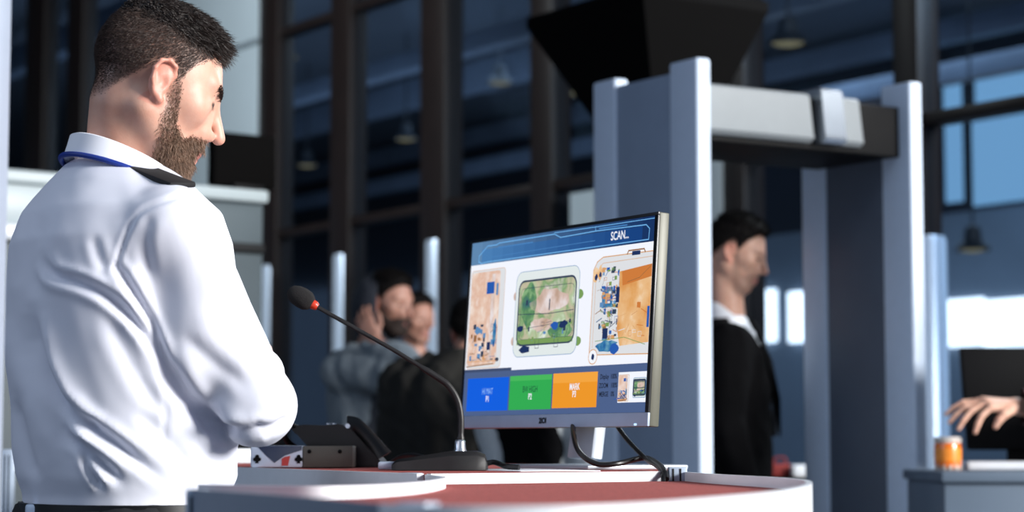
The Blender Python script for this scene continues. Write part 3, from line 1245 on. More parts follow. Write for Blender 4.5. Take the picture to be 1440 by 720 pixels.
# white rail behind the officer
rl = empty('guard_rail', (-1.0, 4.7, 0), 'white boxed rail on a grey slotted post behind the officer, at desk height', 'rail')
ra, rb = P(13, 632, 4.7), P(356, 634, 4.9)
bm = bmesh.new()
d_ = (rb - ra)
d_.z = 0
L_ = d_.length
d_.normalize()
add_box(bm, (L_, 0.05, 0.046), frame_matrix(Vector(((ra.x + rb.x) / 2, (ra.y + rb.y) / 2, 1.062)), d_, (-d_.y, d_.x, 0), UP), 0.003)
bm_obj('rail', bm, M_trim, rl)
pp = P(12, 650, 4.64)
po = box('post', (0.024, 0.03, 1.085), frame_matrix((pp.x, pp.y, 0.5425), (1, 0, 0), (0, 1, 0), UP), M_alu, rl, 0.002)
for dx in (-0.005, 0.004):
    bm = bmesh.new()
    add_box(bm, (0.0025, 0.031, 1.06), frame_matrix((pp.x + dx, pp.y, 0.5425), (1, 0, 0), (0, 1, 0), UP))
    bm_obj('slot', bm, M_dark, po, smooth=False)
pp2 = P(350, 650, 4.9)
box('post', (0.03, 0.03, 1.03), frame_matrix((pp2.x - 0.03, pp2.y, 0.515), (1, 0, 0), (0, 1, 0), UP), M_alu, rl, 0.002)

# pale post close to the camera at the left edge of the view
fp = P(9, 400, 2.1)
M_nearpost = mat('near_post_grey', (150, 160, 178), 0.5, var=0.03)
np_ = empty('post', (fp.x - 0.05, 2.05, 0), 'pale grey square post at the left edge, nearest the camera', 'post')
box('shaft', (0.10, 0.10, 2.3), frame_matrix((fp.x - 0.05, 2.05, 1.15), (1, 0, 0), (0, 1, 0), UP), M_nearpost, np_, 0.004)
box('foot_plate', (0.16, 0.16, 0.012), frame_matrix((fp.x - 0.05, 2.05, 0.006), (1, 0, 0), (0, 1, 0), UP), M_alu, np_, 0.002)

# ------------------------------------------------------------------ baggage scanner housing at the left
M_scan = mat('scanner_pale', (176, 188, 192), 0.4, var=0.03, scale=4)
M_scan_g = mat('scanner_grey', (86, 98, 104), 0.5, var=0.05, scale=4)
sa, sb = P(-60, 240, 7.6), P(371, 270, 8.4)
sd = (sb - sa)
sd.z = 0
SL = sd.length
sd.normalize()
sn = Vector((-sd.y, sd.x, 0))
sc_ = empty('baggage_scanner', Vector((sa.x, sa.y, 0)) + sd * SL / 2 + sn * 0.5, 'large pale baggage scanner housing with white ledge behind the officer', 'scanner')


def sbox(name, t0, t1, n0, n1, z0, z1, m, bevel=0.01, parent=sc_):
    c = Vector((sa.x, sa.y, 0)) + sd * (SL * (t0 + t1) / 2) + sn * ((n0 + n1) / 2) + UP * ((z0 + z1) / 2)
    return box(name, (SL * abs(t1 - t0), abs(n1 - n0), z1 - z0), frame_matrix(c, sd, sn, UP), m, parent, bevel)


sbox('housing', 0.0, 1.0, 0.0, 0.9, 0.12, 2.04, M_scan_g)
sbox('top_ledge', 0.0, 1.0, -0.04, 0.94, 2.04, 2.09, M_scan)
sbox('side_panel', 0.0, 0.50, -0.02, 0.0, 1.89, 2.04, M_scan)
sbox('trim_rail', 0.0, 0.50, -0.05, 0.0, 1.83, 1.89, M_trim)
sbox('tunnel_curtain', 0.56, 0.97, -0.012, 0.0, 0.8, 1.55, M_dark)
sbox('band', 0.5, 1.0, -0.02, 0.0, 1.84, 1.88, M_dark)
sbox('base', 0.02, 0.98, 0.05, 0.85, 0.0, 0.12, M_dark)
bmn = P(336, 232, 8.35)
mon2 = empty('display_screen', (bmn.x, bmn.y + 0.1, 2.09), 'black monitor seen from behind on top of the baggage scanner, level with the officer\'s chin', 'monitor')
box('back_shell', (0.29, 0.06, 0.215), frame_matrix((bmn.x, bmn.y + 0.1, 2.218), sd, sn, UP), M_hood, mon2, 0.012)
box('stand', (0.14, 0.12, 0.03), frame_matrix((bmn.x, bmn.y + 0.1, 2.105), sd, sn, UP), M_black, mon2, 0.004)

# ------------------------------------------------------------------ right-hand inspection table, jar, monitor
M_tab = mat('table_grey', (96, 110, 126), 0.45, var=0.05, scale=5)
TZ = 1.022
tl = P(1314, 665, 5.86)
tab = empty('inspection_table', (tl.x + 0.28, 6.45, 0), 'grey inspection table beside the metal detector at the right edge', 'table')
box('tabletop', (0.56, 0.58, 0.03), frame_matrix((tl.x + 0.28, 5.76 + 0.29, TZ - 0.015), (1, 0, 0), (0, 1, 0), UP), M_tab, tab, 0.006)
box('front_panel', (0.54, 0.54, TZ - 0.03), frame_matrix((tl.x + 0.28, 5.76 + 0.29, (TZ - 0.03) / 2), (1, 0, 0), (0, 1, 0), UP), M_tab, tab, 0.006)
tr = P(1355, 657, 6.13)
tray = empty('tray', (tr.x + 0.1, 6.13, TZ), 'flat bright white tray lying on the inspection table behind the jar', 'tray')
box('tray_rim', (0.28, 0.12, 0.024), frame_matrix((tr.x + 0.14, 6.13, TZ + 0.012), (1, 0, 0), (0, 1, 0), UP), M_trim, tray, 0.006)  # white slab added as the bright reflection along the table
bk = P(1353, 505, 6.26)
scr = empty('monitor', (bk.x + 0.16, 6.26, TZ), 'black monitor seen from behind on the inspection table, right of the jar', 'monitor')
bm = bmesh.new()
add_box(bm, (0.34, 0.035, 0.30), frame_matrix((bk.x + 0.17, 6.26, TZ + 0.205), Vector((1, 0.05, -0.0)).normalized(), (-0.05, 1, 0), Vector((-0.06, 0.0, 1)).normalized()), 0.006)
bm_obj('back_shell', bm, M_black, scr)
box('stand', (0.06, 0.03, 0.12), frame_matrix((bk.x + 0.16, 6.27, TZ + 0.065), (1, 0, 0), (0, 1, 0), UP), M_black, scr, 0.004)
box('base', (0.22, 0.09, 0.012), frame_matrix((bk.x + 0.16, 6.27, TZ + 0.006), (1, 0, 0), (0, 1, 0), UP), M_black, scr, 0.004)

jp = P(1333, 640, 6.0)
jar = empty('jar', (jp.x, 6.0, TZ), 'small orange jar with white lid under the reaching hand', 'jar')
M_orange = mat('orange_jar', (226, 112, 24), 0.22, var=0.25, scale=60, coat=0.5)
M_lid = mat('jar_lid', (196, 186, 178), 0.4)
Mj = Matrix.Translation((jp.x, 6.0, TZ))
bm = bmesh.new()
add_lathe(bm, [(0.030, 0.004), (0.036, 0.010), (0.037, 0.016), (0.037, 0.070), (0.035, 0.076)], Mj, 40)
bm_obj('glass_body', bm, M_orange, jar)
bm = bmesh.new()
add_lathe(bm, [(0.0365, 0.076), (0.0375, 0.079), (0.0375, 0.090), (0.034, 0.093)], Mj, 40)
bm_obj('lid', bm, M_lid, jar)
M_band = mat('jar_band', (238, 140, 44), 0.35, var=0.1)
bm = bmesh.new()
add_lathe(bm, [(0.0374, 0.026), (0.0376, 0.028), (0.0376, 0.060), (0.0374, 0.062)], Mj, 40)
bm_obj('paper_band', bm, M_band, jar)
bm = bmesh.new()
for a in range(12):
    t = a * math.pi / 6
    add_box(bm, (0.009, 0.006, 0.014), Mj @ Matrix.Translation((0.034 * math.cos(t), 0.034 * math.sin(t), 0.008)) @ Matrix.Rotation(t, 4, 'Z') @ Matrix.Rotation(math.pi / 2, 4, 'Z'), 0.0015)
bm_obj('ribbed_foot', bm, M_lid, jar)

# low dark bench with a red bag and a white tray, behind the detector
bp_ = P(1116, 672, 8.6)
bz = bp_.z
bench = empty('bench', (bp_.x, 8.75, 0), 'dark bench beyond the metal detector, carrying a red bag and white tray', 'bench')
box('bench_top', (0.40, 0.40, 0.03), frame_matrix((bp_.x, 8.75, bz - 0.015), (1, 0, 0), (0, 1, 0), UP), M_black, bench, 0.004)
for dx in (-0.18, 0.18):
    for dy in (-0.17, 0.17):
        box('leg', (0.03, 0.03, bz - 0.03), frame_matrix((bp_.x + dx, 8.75 + dy, (bz - 0.03) / 2), (1, 0, 0), (0, 1, 0), UP), M_black, bench, 0.002)
M_redbag = mat('red_bag', (120, 30, 26), 0.7, var=0.2, scale=30)
rp = P(1099, 660, 8.65)
bag = empty('red_bag', (rp.x, 8.70, bz), 'small dark red bag on the bench beyond the metal detector', 'bag')
box('bag_body', (0.085, 0.06, 0.055), frame_matrix((rp.x, 8.70, bz + 0.0285), (1, 0, 0), (0, 1, 0), UP), M_redbag, bag, 0.014, 4)
bm = bmesh.new()
add_tube(bm, smooth_path([Vector((rp.x - 0.025, 8.70, bz + 0.05)), Vector((rp.x - 0.02, 8.70, bz + 0.078)), Vector((rp.x + 0.02, 8.70, bz + 0.078)), Vector((rp.x + 0.025, 8.70, bz + 0.05))], 6), 0.004, 8)
bm_obj('handle', bm, M_redbag, bag)
wp = P(1126, 655, 8.65)
wt = empty('white_tray', (wp.x, 8.72, bz), 'small white tray on the dark bench beyond the metal detector', 'tray')
bm = bmesh.new()
add_box(bm, (0.085, 0.20, 0.05), frame_matrix((wp.x + 0.005, 8.72, bz + 0.026), (1, 0, 0), (0, 1, 0), UP), 0.012, 3)
bm_obj('tray_body', bm, M_trim, wt)
# ------------------------------------------------------------------ monitor
MY, MT = math.radians(58.165), math.radians(4.0)
MR = Vector((math.cos(MY), -math.sin(MY), 0))
MN0 = Vector((-math.sin(MY), -math.cos(MY), 0))
MU = UP * math.cos(MT) - MN0 * math.sin(MT)
MNn = MN0 * math.cos(MT) + UP * math.sin(MT)
MC = Vector((0.0646, 3.3698, 1.2822))
MW, MH = 0.545, 0.318
M_bez = mat('bezel_black', (14, 15, 18), 0.35)
M_chin = mat('bezel_blue_grey', (168, 184, 208), 0.42, metal=0.0, var=0.03)
M_side = mat('monitor_side_olive_grey', (92, 92, 80), 0.45, metal=0.1, var=0.04)
M_shell = mat('monitor_back_grey', (58, 60, 64), 0.5)
M_stand = mat('stand_silver', (196, 204, 214), 0.3, metal=0.4, var=0.03)
foot = MC - MN0 * 0.10
moni = empty('scan_monitor', (foot.x, foot.y, Z_LIP), 'flat screen on the desk showing x-ray scans of suitcases, turned towards the officer', 'monitor')
Mm = frame_matrix(MC, MR, MU, MNn)


def mbox(name, x0, x1, y0, y1, z0, z1, m, bevel=0.0015, parent=moni):
    return box(name, (x1 - x0, y1 - y0, z1 - z0), Mm @ Matrix.Translation(((x0 + x1) / 2, (y0 + y1) / 2, (z0 + z1) / 2)), m, parent, bevel)


hw, hh = MW / 2, MH / 2
mbox('casing', -hw, hw, -hh, hh, -0.020, -0.002, M_side, 0.002)
mbox('back_shell', -hw * 0.7, hw * 0.7, -hh * 0.75, hh * 0.6, -0.045, -0.0195, M_shell, 0.012)
mbox('bezel', -hw, hw, hh - 0.005, hh, -0.003, 0.001, M_bez, 0.0005)
mbox('bezel', -hw, -hw + 0.004, -hh + 0.0205, hh - 0.005, -0.003, 0.001, M_bez, 0.0005)
mbox('bezel', hw - 0.0085, hw, -hh + 0.0205, hh - 0.005, -0.003, 0.001, M_bez, 0.0005)
chin = mbox('chin', -hw, hw, -hh, -hh + 0.020, -0.003, 0.0012, M_chin, 0.0008)
led = emit('standby_light', (190, 225, 255), 1.4)
box('power_light', (0.006, 0.003, 0.002), Mm @ Matrix.Translation((hw - 0.030, -hh + 0.0025, 0.0013)), led, chin, 0.0004)
lm = text_mesh('2IOI', 0.012, bold=0.0006)
lm.transform(Mm @ Matrix.Translation((-0.012, -hh + 0.010, 0.0016)))
link('logo', lm, M_bez, chin)

AX0, AX1, AY0, AY1 = -hw + 0.004, hw - 0.0085, -hh + 0.0205, hh - 0.005
AW, AH = AX1 - AX0, AY1 - AY0


class Screen:
    """flat picture given off by the panel: coloured shapes in s (0 left..1 right), t (0 top..1 bottom)"""

    def __init__(self):
        self.bm = bmesh.new()
        self.mats = []

    def mi(self, m):
        if m not in self.mats:
            self.mats.append(m)
        return self.mats.index(m)

    def co(self, s, t, layer):
        return Mm @ Vector((AX0 + s * AW, AY1 - t * AH, -0.0016 + layer * 0.00012))

    def poly(self, pts, m, layer):
        f = self.bm.faces.new([self.bm.verts.new(self.co(s, t, layer)) for s, t in pts])
        f.material_index = self.mi(m)
        f.normal_update()
        if f.normal.dot(MNn) < 0:
            f.normal_flip()

    def rect(self, s0, t0, s1, t1, m, layer):
        self.poly([(s0, t0), (s1, t0), (s1, t1), (s0, t1)], m, layer)

    def rpts(self, s0, t0, s1, t1, r, n=6):
        asp = AW / AH
        out = []
        for cx, cy, a0 in ((s1 - r, t0 + r * asp, -90), (s1 - r, t1 - r * asp, 0), (s0 + r, t1 - r * asp, 90), (s0 + r, t0 + r * asp, 180)):
            for k_ in range(n + 1):
                a = math.radians(a0 + 90 * k_ / n)
                out.append((cx + r * math.cos(a), cy + r * asp * math.sin(a)))
        return out

    def rrect(self, s0, t0, s1, t1, r, m, layer):
        self.poly(self.rpts(s0, t0, s1, t1, r), m, layer)

    def line(self, pts, w, m, layer, closed=False):
        asp = AW / AH
        n = len(pts)
        for i in range(n if closed else n - 1):
            a, b = pts[i], pts[(i + 1) % n]
            dx, dy = (b[0] - a[0]) * AW, (b[1] - a[1]) * AH
            L = math.hypot(dx, dy) + 1e-9
            nx, ny = -dy / L * w / AW / 2, dx / L * w / AH / 2
            ex, ey = dx / L * w / AW * 0.4, dy / L * w / AH * 0.4
            self.poly([(a[0] + nx - ex, a[1] + ny - ey), (b[0] + nx + ex, b[1] + ny + ey), (b[0] - nx + ex, b[1] - ny + ey), (a[0] - nx - ex, a[1] - ny - ey)], m, layer)

    def blob(self, s, t, rs, rt, m, layer, n=10, jag=0.25):
        self.poly([(s + rs * math.cos(2 * math.pi * i / n) * random.uniform(1 - jag, 1 + jag), t + rt * math.sin(2 * math.pi * i / n) * random.uniform(1 - jag, 1 + jag)) for i in range(n)], m, layer)

    def text(self, body, s, t, size, m, layer, sx=0.72, bold=0.0):
        me = text_mesh(body, size, bold=bold)
        me.transform(Mm @ Matrix.Translation((AX0 + s * AW, AY1 - t * AH, -0.0016 + layer * 0.00012)) @ Matrix.Diagonal((sx, 1, 1, 1)))
        n0 = len(self.bm.faces)
        self.bm.from_mesh(me)
        self.bm.faces.ensure_lookup_table()
        for f in self.bm.faces[n0:]:
            f.material_index = self.mi(m)
        bpy.data.meshes.remove(me)


E_ = {}


def E(name, rgb, s=1.0):
    if name not in E_:
        E_[name] = emit('screen_' + name, rgb, s)
    return E_[name]


SC = Screen()
white = E('white', (243, 246, 255))
panel = E('slate', (78, 98, 140))
SC.rect(0, 0, 1, 1, panel, 0)
# header, with reflected glare at the left put into its colours
for i in range(16):
    a = i / 15
    SC.rect(i / 16, 0, (i + 1) / 16, 0.131, E('head%d' % i, (96 - 70 * a, 136 - 84 * a, 176 - 78 * a)), 1)
    if 1 <= i <= 14:
        SC.rect(i / 16, 0.045, (i + 1) / 16, 0.116, E('headin%d' % i, (78 - 56 * a, 132 - 70 * a, 186 - 62 * a)), 2)
lt = E('light_blue', (112, 178, 236))
lt2 = E('mid_blue', (74, 130, 190))
SC.line([(0.046, 0.12), (0.046, 0.08), (0.095, 0.028), (0.15, 0.028), (0.165, 0.020), (0.48, 0.017), (0.515, 0.040), (0.70, 0.034), (0.955, 0.040), (0.972, 0.062), (0.970, 0.118), (0.10, 0.120), (0.06, 0.124), (0.046, 0.11)], 0.0016, lt, 3)
SC.line([(0.48, 0.010), (0.70, 0.012), (0.995, 0.012)], 0.0012, lt, 3)
SC.line([(0.70, 0.012), (0.70, 0.034)], 0.0012, lt, 3)
SC.line([(0.12, 0.095), (0.70, 0.085)], 0.0010, lt2, 3)
SC.line([(0.72, 0.024), (0.86, 0.026)], 0.0020, lt2, 3)
SC.line([(0.16, 0.045), (0.36, 0.044)], 0.0022, lt2, 3)
SC.text('SCAN...', 0.827, 0.077, 0.0185, white, 4, 0.80, 0.0003)
SC.rect(0, 0.131, 1, 0.750, white, 1)

rmp = {
    'peach': emit_ramp('scan_peach', [(0.30, (246, 238, 232)), (0.45, (232, 202, 184)), (0.55, (224, 184, 162)), (0.70, (240, 222, 214))], 30),
    'green': emit_ramp('scan_green', [(0.28, (236, 240, 232)), (0.42, (176, 196, 156)), (0.52, (196, 186, 160)), (0.62, (126, 164, 112)), (0.75, (216, 206, 200))], 24),
    'orange': emit_ramp('scan_orange', [(0.25, (246, 226, 200)), (0.40, (234, 190, 140)), (0.58, (224, 164, 100)), (0.75, (212, 136, 72))], 26),
    'green2': emit_ramp('scan_dark_green', [(0.3, (150, 190, 140)), (0.5, (92, 140, 96)), (0.7, (60, 108, 110))], 60),
    'teal': emit_ramp('scan_teal', [(0.3, (120, 170, 190)), (0.5, (58, 124, 172)), (0.7, (30, 82, 150))], 80),
    'pinkish': emit_ramp('scan_pink', [(0.3, (232, 222, 222)), (0.5, (214, 190, 180)), (0.7, (190, 160, 142))], 40)}
navy = E('navy', (34, 52, 96))
ink = E('ink', (52, 66, 90))
blue = E('blue', (42, 92, 176))
sky = E('steel_blue', (96, 142, 190))
tan = E('tan', (214, 160, 110))
pale = E('pale_grey', (222, 224, 228))
palegreen = E('pale_green', (226, 234, 234))
olive = E('olive', (122, 158, 92))
brown = E('brown', (150, 104, 66))
rust = E('rust', (206, 124, 62))


def clutter(s0, t0, s1, t1, n, cols, layer, seed, smin_=0.003, smax_=0.014):
    r = random.Random(seed)
    for i in range(n):
        s, t = r.uniform(s0, s1), r.uniform(t0, t1)
        w, h_ = r.uniform(smin_, smax_), r.uniform(smin_, smax_) * 1.6
        c = r.choice(cols)
        kind_ = r.random()
        if kind_ < 0.45:
            SC.rect(s, t, min(s1, s + w), min(t1, t + h_), c, layer + (i % 3))
        elif kind_ < 0.8:
            a = r.uniform(0, 3.14)
            SC.line([(s, t), (min(s1, s + 0.03 * math.cos(a)), min(t1, max(t0, t + 0.05 * math.sin(a))))], r.uniform(0.0005, 0.0014), c, layer + (i % 3))
        else:
            SC.line([(s, t), (s + w, t), (s + w, min(t1, t + h_)), (s, min(t1, t + h_))], 0.0006, c, layer + (i % 3), True)


def bag_left(x0, y0, sx, sy, seed):
    """left suitcase, peach with blue parts at the foot; placed in a unit box"""
    X = lambda a: x0 + a * sx
    Y = lambda b: y0 + b * sy
    SC.rrect(X(0), Y(0), X(1), Y(1), 0.07 * sx, pale, 2)
    SC.rrect(X(0.02), Y(0.02), X(0.86), Y(0.97), 0.06 * sx, rmp['peach'], 3)
    SC.line(SC.rpts(X(0.0), Y(0.0), X(1), Y(1), 0.07 * sx), 0.0007, tan, 4, True)
    SC.rect(X(0.62), Y(0.05), X(0.72), Y(0.95), rmp['pinkish'], 4)
    SC.rect(X(0.48), Y(0.13), X(0.70), Y(0.25), blue, 5)
    SC.rect(X(0.76), Y(0.15), X(0.82), Y(0.27), sky, 5)
    clutter(X(0.05), Y(0.55), X(0.85), Y(0.92), 46, [sky, blue, tan, brown, ink, pale, sky], 5, seed, 0.03 * sx, 0.10 * sx)
    SC.blob(X(0.78), Y(0.66), 0.06 * sx, 0.14 * sy, rmp['teal'], 8)
    SC.rect(X(0.58), Y(0.74), X(0.68), Y(0.82), navy, 8)
    SC.blob(X(0.30), Y(0.62), 0.10 * sx, 0.035 * sy, sky, 8)
    SC.line([(X(0.02), Y(0.93)), (X(0.9), Y(0.93))], 0.0012, tan, 8)
    SC.line([(X(0.02), Y(0.98)), (X(0.8), Y(0.96))], 0.0016, brown, 8)
    SC.blob(X(0.90), Y(0.92), 0.05 * sx, 0.02 * sy, ink, 8)


def bag_mid(x0, y0, sx, sy, seed):
    X = lambda a: x0 + a * sx
    Y = lambda b: y0 + b * sy
    for yy in (0.33, 0.86):
        SC.blob(X(1.01), Y(yy), 0.055 * sx, 0.055 * sy, olive, 2, 14, 0.05)
        SC.blob(X(-0.01), Y(yy - 0.05), 0.03 * sx, 0.05 * sy, rmp['pinkish'], 2, 14, 0.05)
    SC.rrect(X(0), Y(0), X(1), Y(1), 0.09 * sx, palegreen, 3)
    SC.line(SC.rpts(X(0), Y(0), X(1), Y(1), 0.09 * sx), 0.0009, sky, 4, True)
    SC.rrect(X(0.06), Y(0.12), X(0.95), Y(0.86), 0.08 * sx, rmp['green'], 4)
    SC.blob(X(0.55), Y(0.38), 0.26 * sx, 0.14 * sy, rmp['pinkish'], 5, 16)
    SC.blob(X(0.22), Y(0.40), 0.12 * sx, 0.26 * sy, rmp['green2'], 5, 16, 0.12)
    SC.blob(X(0.75), Y(0.72), 0.20 * sx, 0.10 * sy, rmp['green2'], 6, 16)
    SC.blob(X(0.45), Y(0.64), 0.16 * sx, 0.08 * sy, rmp['pinkish'], 6, 16)
    SC.line(SC.rpts(X(0.055), Y(0.115), X(0.955), Y(0.865), 0.08 * sx), 0.0032, ink, 7, True)
    SC.line(SC.rpts(X(0.09), Y(0.20), X(0.93), Y(0.80), 0.05 * sx), 0.0008, ink, 7, True)
    SC.line([(X(0.06), Y(0.50)), (X(0.55), Y(0.52)), (X(0.93), Y(0.50))], 0.0012, ink, 8)
    SC.line([(X(0.08), Y(0.68)), (X(0.92), Y(0.62))], 0.0007, ink, 8)
    SC.rect(X(0.06), Y(0.80), X(0.94), Y(0.86), olive, 7)
    clutter(X(0.10), Y(0.58), X(0.92), Y(0.82), 30, [olive, ink, sky, palegreen, olive], 8, seed, 0.015 * sx, 0.05 * sx)
    SC.blob(X(0.66), Y(0.66), 0.06 * sx, 0.045 * sy, blue, 11)
    SC.blob(X(0.79), Y(0.655), 0.07 * sx, 0.04 * sy, navy, 11)
    SC.blob(X(0.20), Y(0.92), 0.09 * sx, 0.045 * sy, navy, 11)
    SC.blob(X(0.11), Y(0.67), 0.05 * sx, 0.045 * sy, navy, 11)
    SC.rect(X(0.18), Y(0.34), X(0.21), Y(0.40), ink, 9)
    SC.rect(X(0.55), Y(0.35), X(0.565), Y(0.48), ink, 9)
    for xx in (0.36, 0.66):
        SC.line([(X(xx), Y(0.82)), (X(xx), Y(0.91)), (X(xx + 0.06), Y(0.91)), (X(xx + 0.06), Y(0.82))], 0.0009, ink, 9)


def bag_right(x0, y0, sx, sy, seed):
    """right suitcase, its far end cut off by the screen edge"""
    X = lambda a: x0 + a * sx
    Y = lambda b: y0 + b * sy
    SC.poly([(X(0.0), Y(0.95)), (X(0.0), Y(0.12)), (X(0.06), Y(0.04)), (X(0.16), Y(0.0)), (X(1), Y(0.0)), (X(1), Y(0.97))], pale, 2)
    SC.line([(X(1), Y(0.97)), (X(0.0), Y(0.95)), (X(0.0), Y(0.12)), (X(0.06), Y(0.04)), (X(0.16), Y(0.0)), (X(1), Y(0.0))], 0.0016, tan, 3)
    SC.line([(X(0.05), Y(0.88)), (X(0.05), Y(0.16)), (X(0.16), Y(0.06)), (X(1), Y(0.05))], 0.0008, tan, 3)
    SC.poly([(X(0.46), Y(0.16)), (X(1), Y(0.12)), (X(1), Y(0.86)), (X(0.52), Y(0.88)), (X(0.42), Y(0.6))], rmp['orange'], 3)
    SC.poly([(X(0.50), Y(0.16)), (X(1), Y(0.12)), (X(1), Y(0.24)), (X(0.52), Y(0.30))], rust, 4)
    SC.line([(X(0.6), Y(0.27)), (X(0.8), Y(0.24)), (X(1), Y(0.13))], 0.0009, brown, 5)
    clutter(X(0.56), Y(0.4), X(0.95), Y(0.8), 14, [tan, pale, rust], 4, seed + 4, 0.03 * sx, 0.07 * sx)
    SC.rect(X(0.16), Y(0.12), X(0.46), Y(0.80), pale, 4)
    clutter(X(0.14), Y(0.10), X(0.46), Y(0.82), 130, [ink, sky, tan, brown, blue, ink, olive, pale, rust], 5, seed, 0.02 * sx, 0.07 * sx)
    SC.rect(X(0.18), Y(0.30), X(0.36), Y(0.50), rmp['teal'], 6)
    SC.rect(X(0.24), Y(0.36), X(0.32), Y(0.46), tan, 8)
    clutter(X(0.18), Y(0.30), X(0.38), Y(0.52), 14, [navy, blue, pale, tan], 8, seed + 2, 0.02 * sx, 0.05 * sx)
    SC.rect(X(0.42), Y(0.31), X(0.48), Y(0.46), navy, 8)
    SC.rect(X(0.22), Y(0.70), X(0.31), Y(0.80), navy, 8)
    SC.blob(X(0.30), Y(0.87), 0.18 * sx, 0.055 * sy, rmp['teal'], 8, 14)
    SC.blob(X(0.44), Y(0.90), 0.09 * sx, 0.05 * sy, blue, 9, 12)
    SC.line([(X(0.10), Y(0.82)), (X(0.6), Y(0.80)), (X(0.95), Y(0.88))], 0.0010, olive, 9)
    SC.rect(X(0.96), Y(0.52), X(1), Y(0.72), blue, 9)
    for a, b, w_ in ((0.05, 0.17, 0.05), (0.12, 0.15, 0.04)):
        SC.blob(X(a), Y(b), w_ * sx, 0.07 * sy, rmp['orange'], 8)
        SC.blob(X(a + 0.01), Y(b + 0.02), w_ * 0.5 * sx, 0.03 * sy, navy, 9)
    SC.line([(X(0.58), Y(0.0)), (X(0.60), Y(-0.03)), (X(0.86), Y(-0.03)), (X(0.88), Y(0.0))], 0.0022, brown, 9)
    SC.rect(X(0.66), Y(-0.02), X(0.80), Y(0.02), navy, 10)
    pts = SC.rpts(X(0.0), Y(0.90), X(0.15), Y(1.04), 0.07 * sx)
    SC.poly(pts, white, 9)
    SC.line(pts, 0.0014, tan, 10, True)
    SC.blob(X(0.075), Y(0.97), 0.025 * sx, 0.03 * sy, navy, 10)


bag_left(0.008, 0.165, 0.205, 0.565, 3)
bag_mid(0.282, 0.205, 0.350, 0.475, 5)
bag_right(0.702, 0.180, 0.292, 0.540, 9)
# lower bar
SC.rect(0.0, 0.735, 0.28, 0.752, E('slate_dark', (66, 80, 112)), 3)
SC.rect(0.024, 0.787, 0.270, 0.974, E('button_blue', (22, 96, 224)), 2)
SC.rect(0.277, 0.784, 0.512, 0.972, E('button_green', (52, 172, 84)), 2)
SC.rect(0.519, 0.782, 0.753, 0.968, E('button_orange', (238, 152, 44)), 2)
SC.rect(0.277, 0.784, 0.512, 0.812, E('button_green2', (74, 184, 94)), 3)
SC.rect(0.519, 0.782, 0.753, 0.834, E('button_orange2', (244, 166, 66)), 3)
tw = E('text_white', (240, 244, 255))
tl_ = E('text_blue', (150, 196, 250))
td = E('text_dark', (30, 70, 60))
tk = E('text_black', (30, 36, 52))
SC.text('HI MAT', 0.147, 0.865, 0.0145, tl_, 4)
SC.text('P1', 0.150, 0.908, 0.0135, tw, 4, 0.8, 0.0003)
SC.text('BW HIGH', 0.394, 0.862, 0.0145, td, 4)
SC.text('P2', 0.396, 0.902, 0.0135, tw, 4, 0.8, 0.0003)
SC.text('MARK', 0.636, 0.858, 0.0145, tw, 4, 0.72, 0.0003)
SC.text('P3', 0.636, 0.897, 0.0135, tw, 4, 0.8, 0.0003)
SC.text('Display  100%', 0.808, 0.812, 0.0105, tk, 4, 0.75, 0.0002)
SC.text('ZOOM   100%', 0.808, 0.858, 0.0105, tk, 4, 0.75, 0.0002)
SC.text('MERGE   0%', 0.803, 0.903, 0.0105, tk, 4, 0.75, 0.0002)
SC.rect(0.858, 0.792, 1.0, 0.948, white, 2)
bag_left(0.861, 0.806, 0.050, 0.135, 21)
bag_mid(0.932, 0.824, 0.062, 0.100, 22)
scm = bpy.data.meshes.new('screen')
SC.bm.to_mesh(scm)
SC.bm.free()
link('screen', scm, SC.mats, moni)
# stand: neck and a flat foot
nb_ = Vector((foot.x, foot.y, 0))
bm = bmesh.new()
Ms = frame_matrix(nb_ + UP * 1.13, MR, MN0, UP)
add_box(bm, (0.070, 0.022, 0.15), Ms @ Matrix.Translation((0, 0.030, 0.018)) @ Matrix.Rotation(math.radians(8), 4, 'X'), 0.003)
bm_obj('stand_neck', bm, M_stand, moni)
bm = bmesh.new()
add_box(bm, (0.075, 0.05, 0.08), Mm @ Matrix.Translation((0, -0.10, -0.058)), 0.004)
bm_obj('stand_mount', bm, M_shell, moni)
bm = bmesh.new()
add_box(bm, (0.24, 0.19, 0.007), frame_matrix(nb_ + UP * (Z_LIP + 0.0035) + MN0 * 0.02, MR, MN0, UP), 0.002)
bm_obj('stand_foot', bm, M_stand, moni)
M_cable = mat('cable_black', (17, 17, 19), 0.4)


def cable(name, pts, r, parent, label=None, m=None):
    bm = bmesh.new()
    add_tube(bm, smooth_path(pts, 10), r, 10)
    o = bm_obj(name, bm, m or M_cable, parent)
    if label:
        o['label'] = label
    return o


cable('signal_cable', [P(806, 590, 3.33), P(807, 612, 3.27), P(815, 636, 3.23), P(838, 652, 3.22), P(868, 652, 3.22), P(905, 644, 3.25), P(925, 652, 3.14), P(934, 662, 3.05), P(937, 674, 3.03)], 0.0042, moni)
cable('power_cable', [P(862, 590, 3.32), P(880, 616, 3.28), P(908, 645, 3.22), P(926, 657, 3.12), P(932, 668, 3.04), P(933, 682, 3.02)], 0.0036, moni)

# papers under the stand
pl = empty('paper_sheet', P(735, 662, 3.25), 'white sheet of paper lying on the desk between the microphone and the monitor', 'paper')
pl.location.z = Z_LIP
M_paper = mat('paper_white', (232, 236, 244), 0.8, var=0.02)
q = Vector((P(738, 660, 3.20).x, 3.20, 0))
box('sheet', (0.13, 0.24, 0.0012), frame_matrix((q.x, q.y, Z_LIP + 0.0007), (0.9, 0.43, 0), (-0.43, 0.9, 0), UP), M_paper, pl, 0.0003)

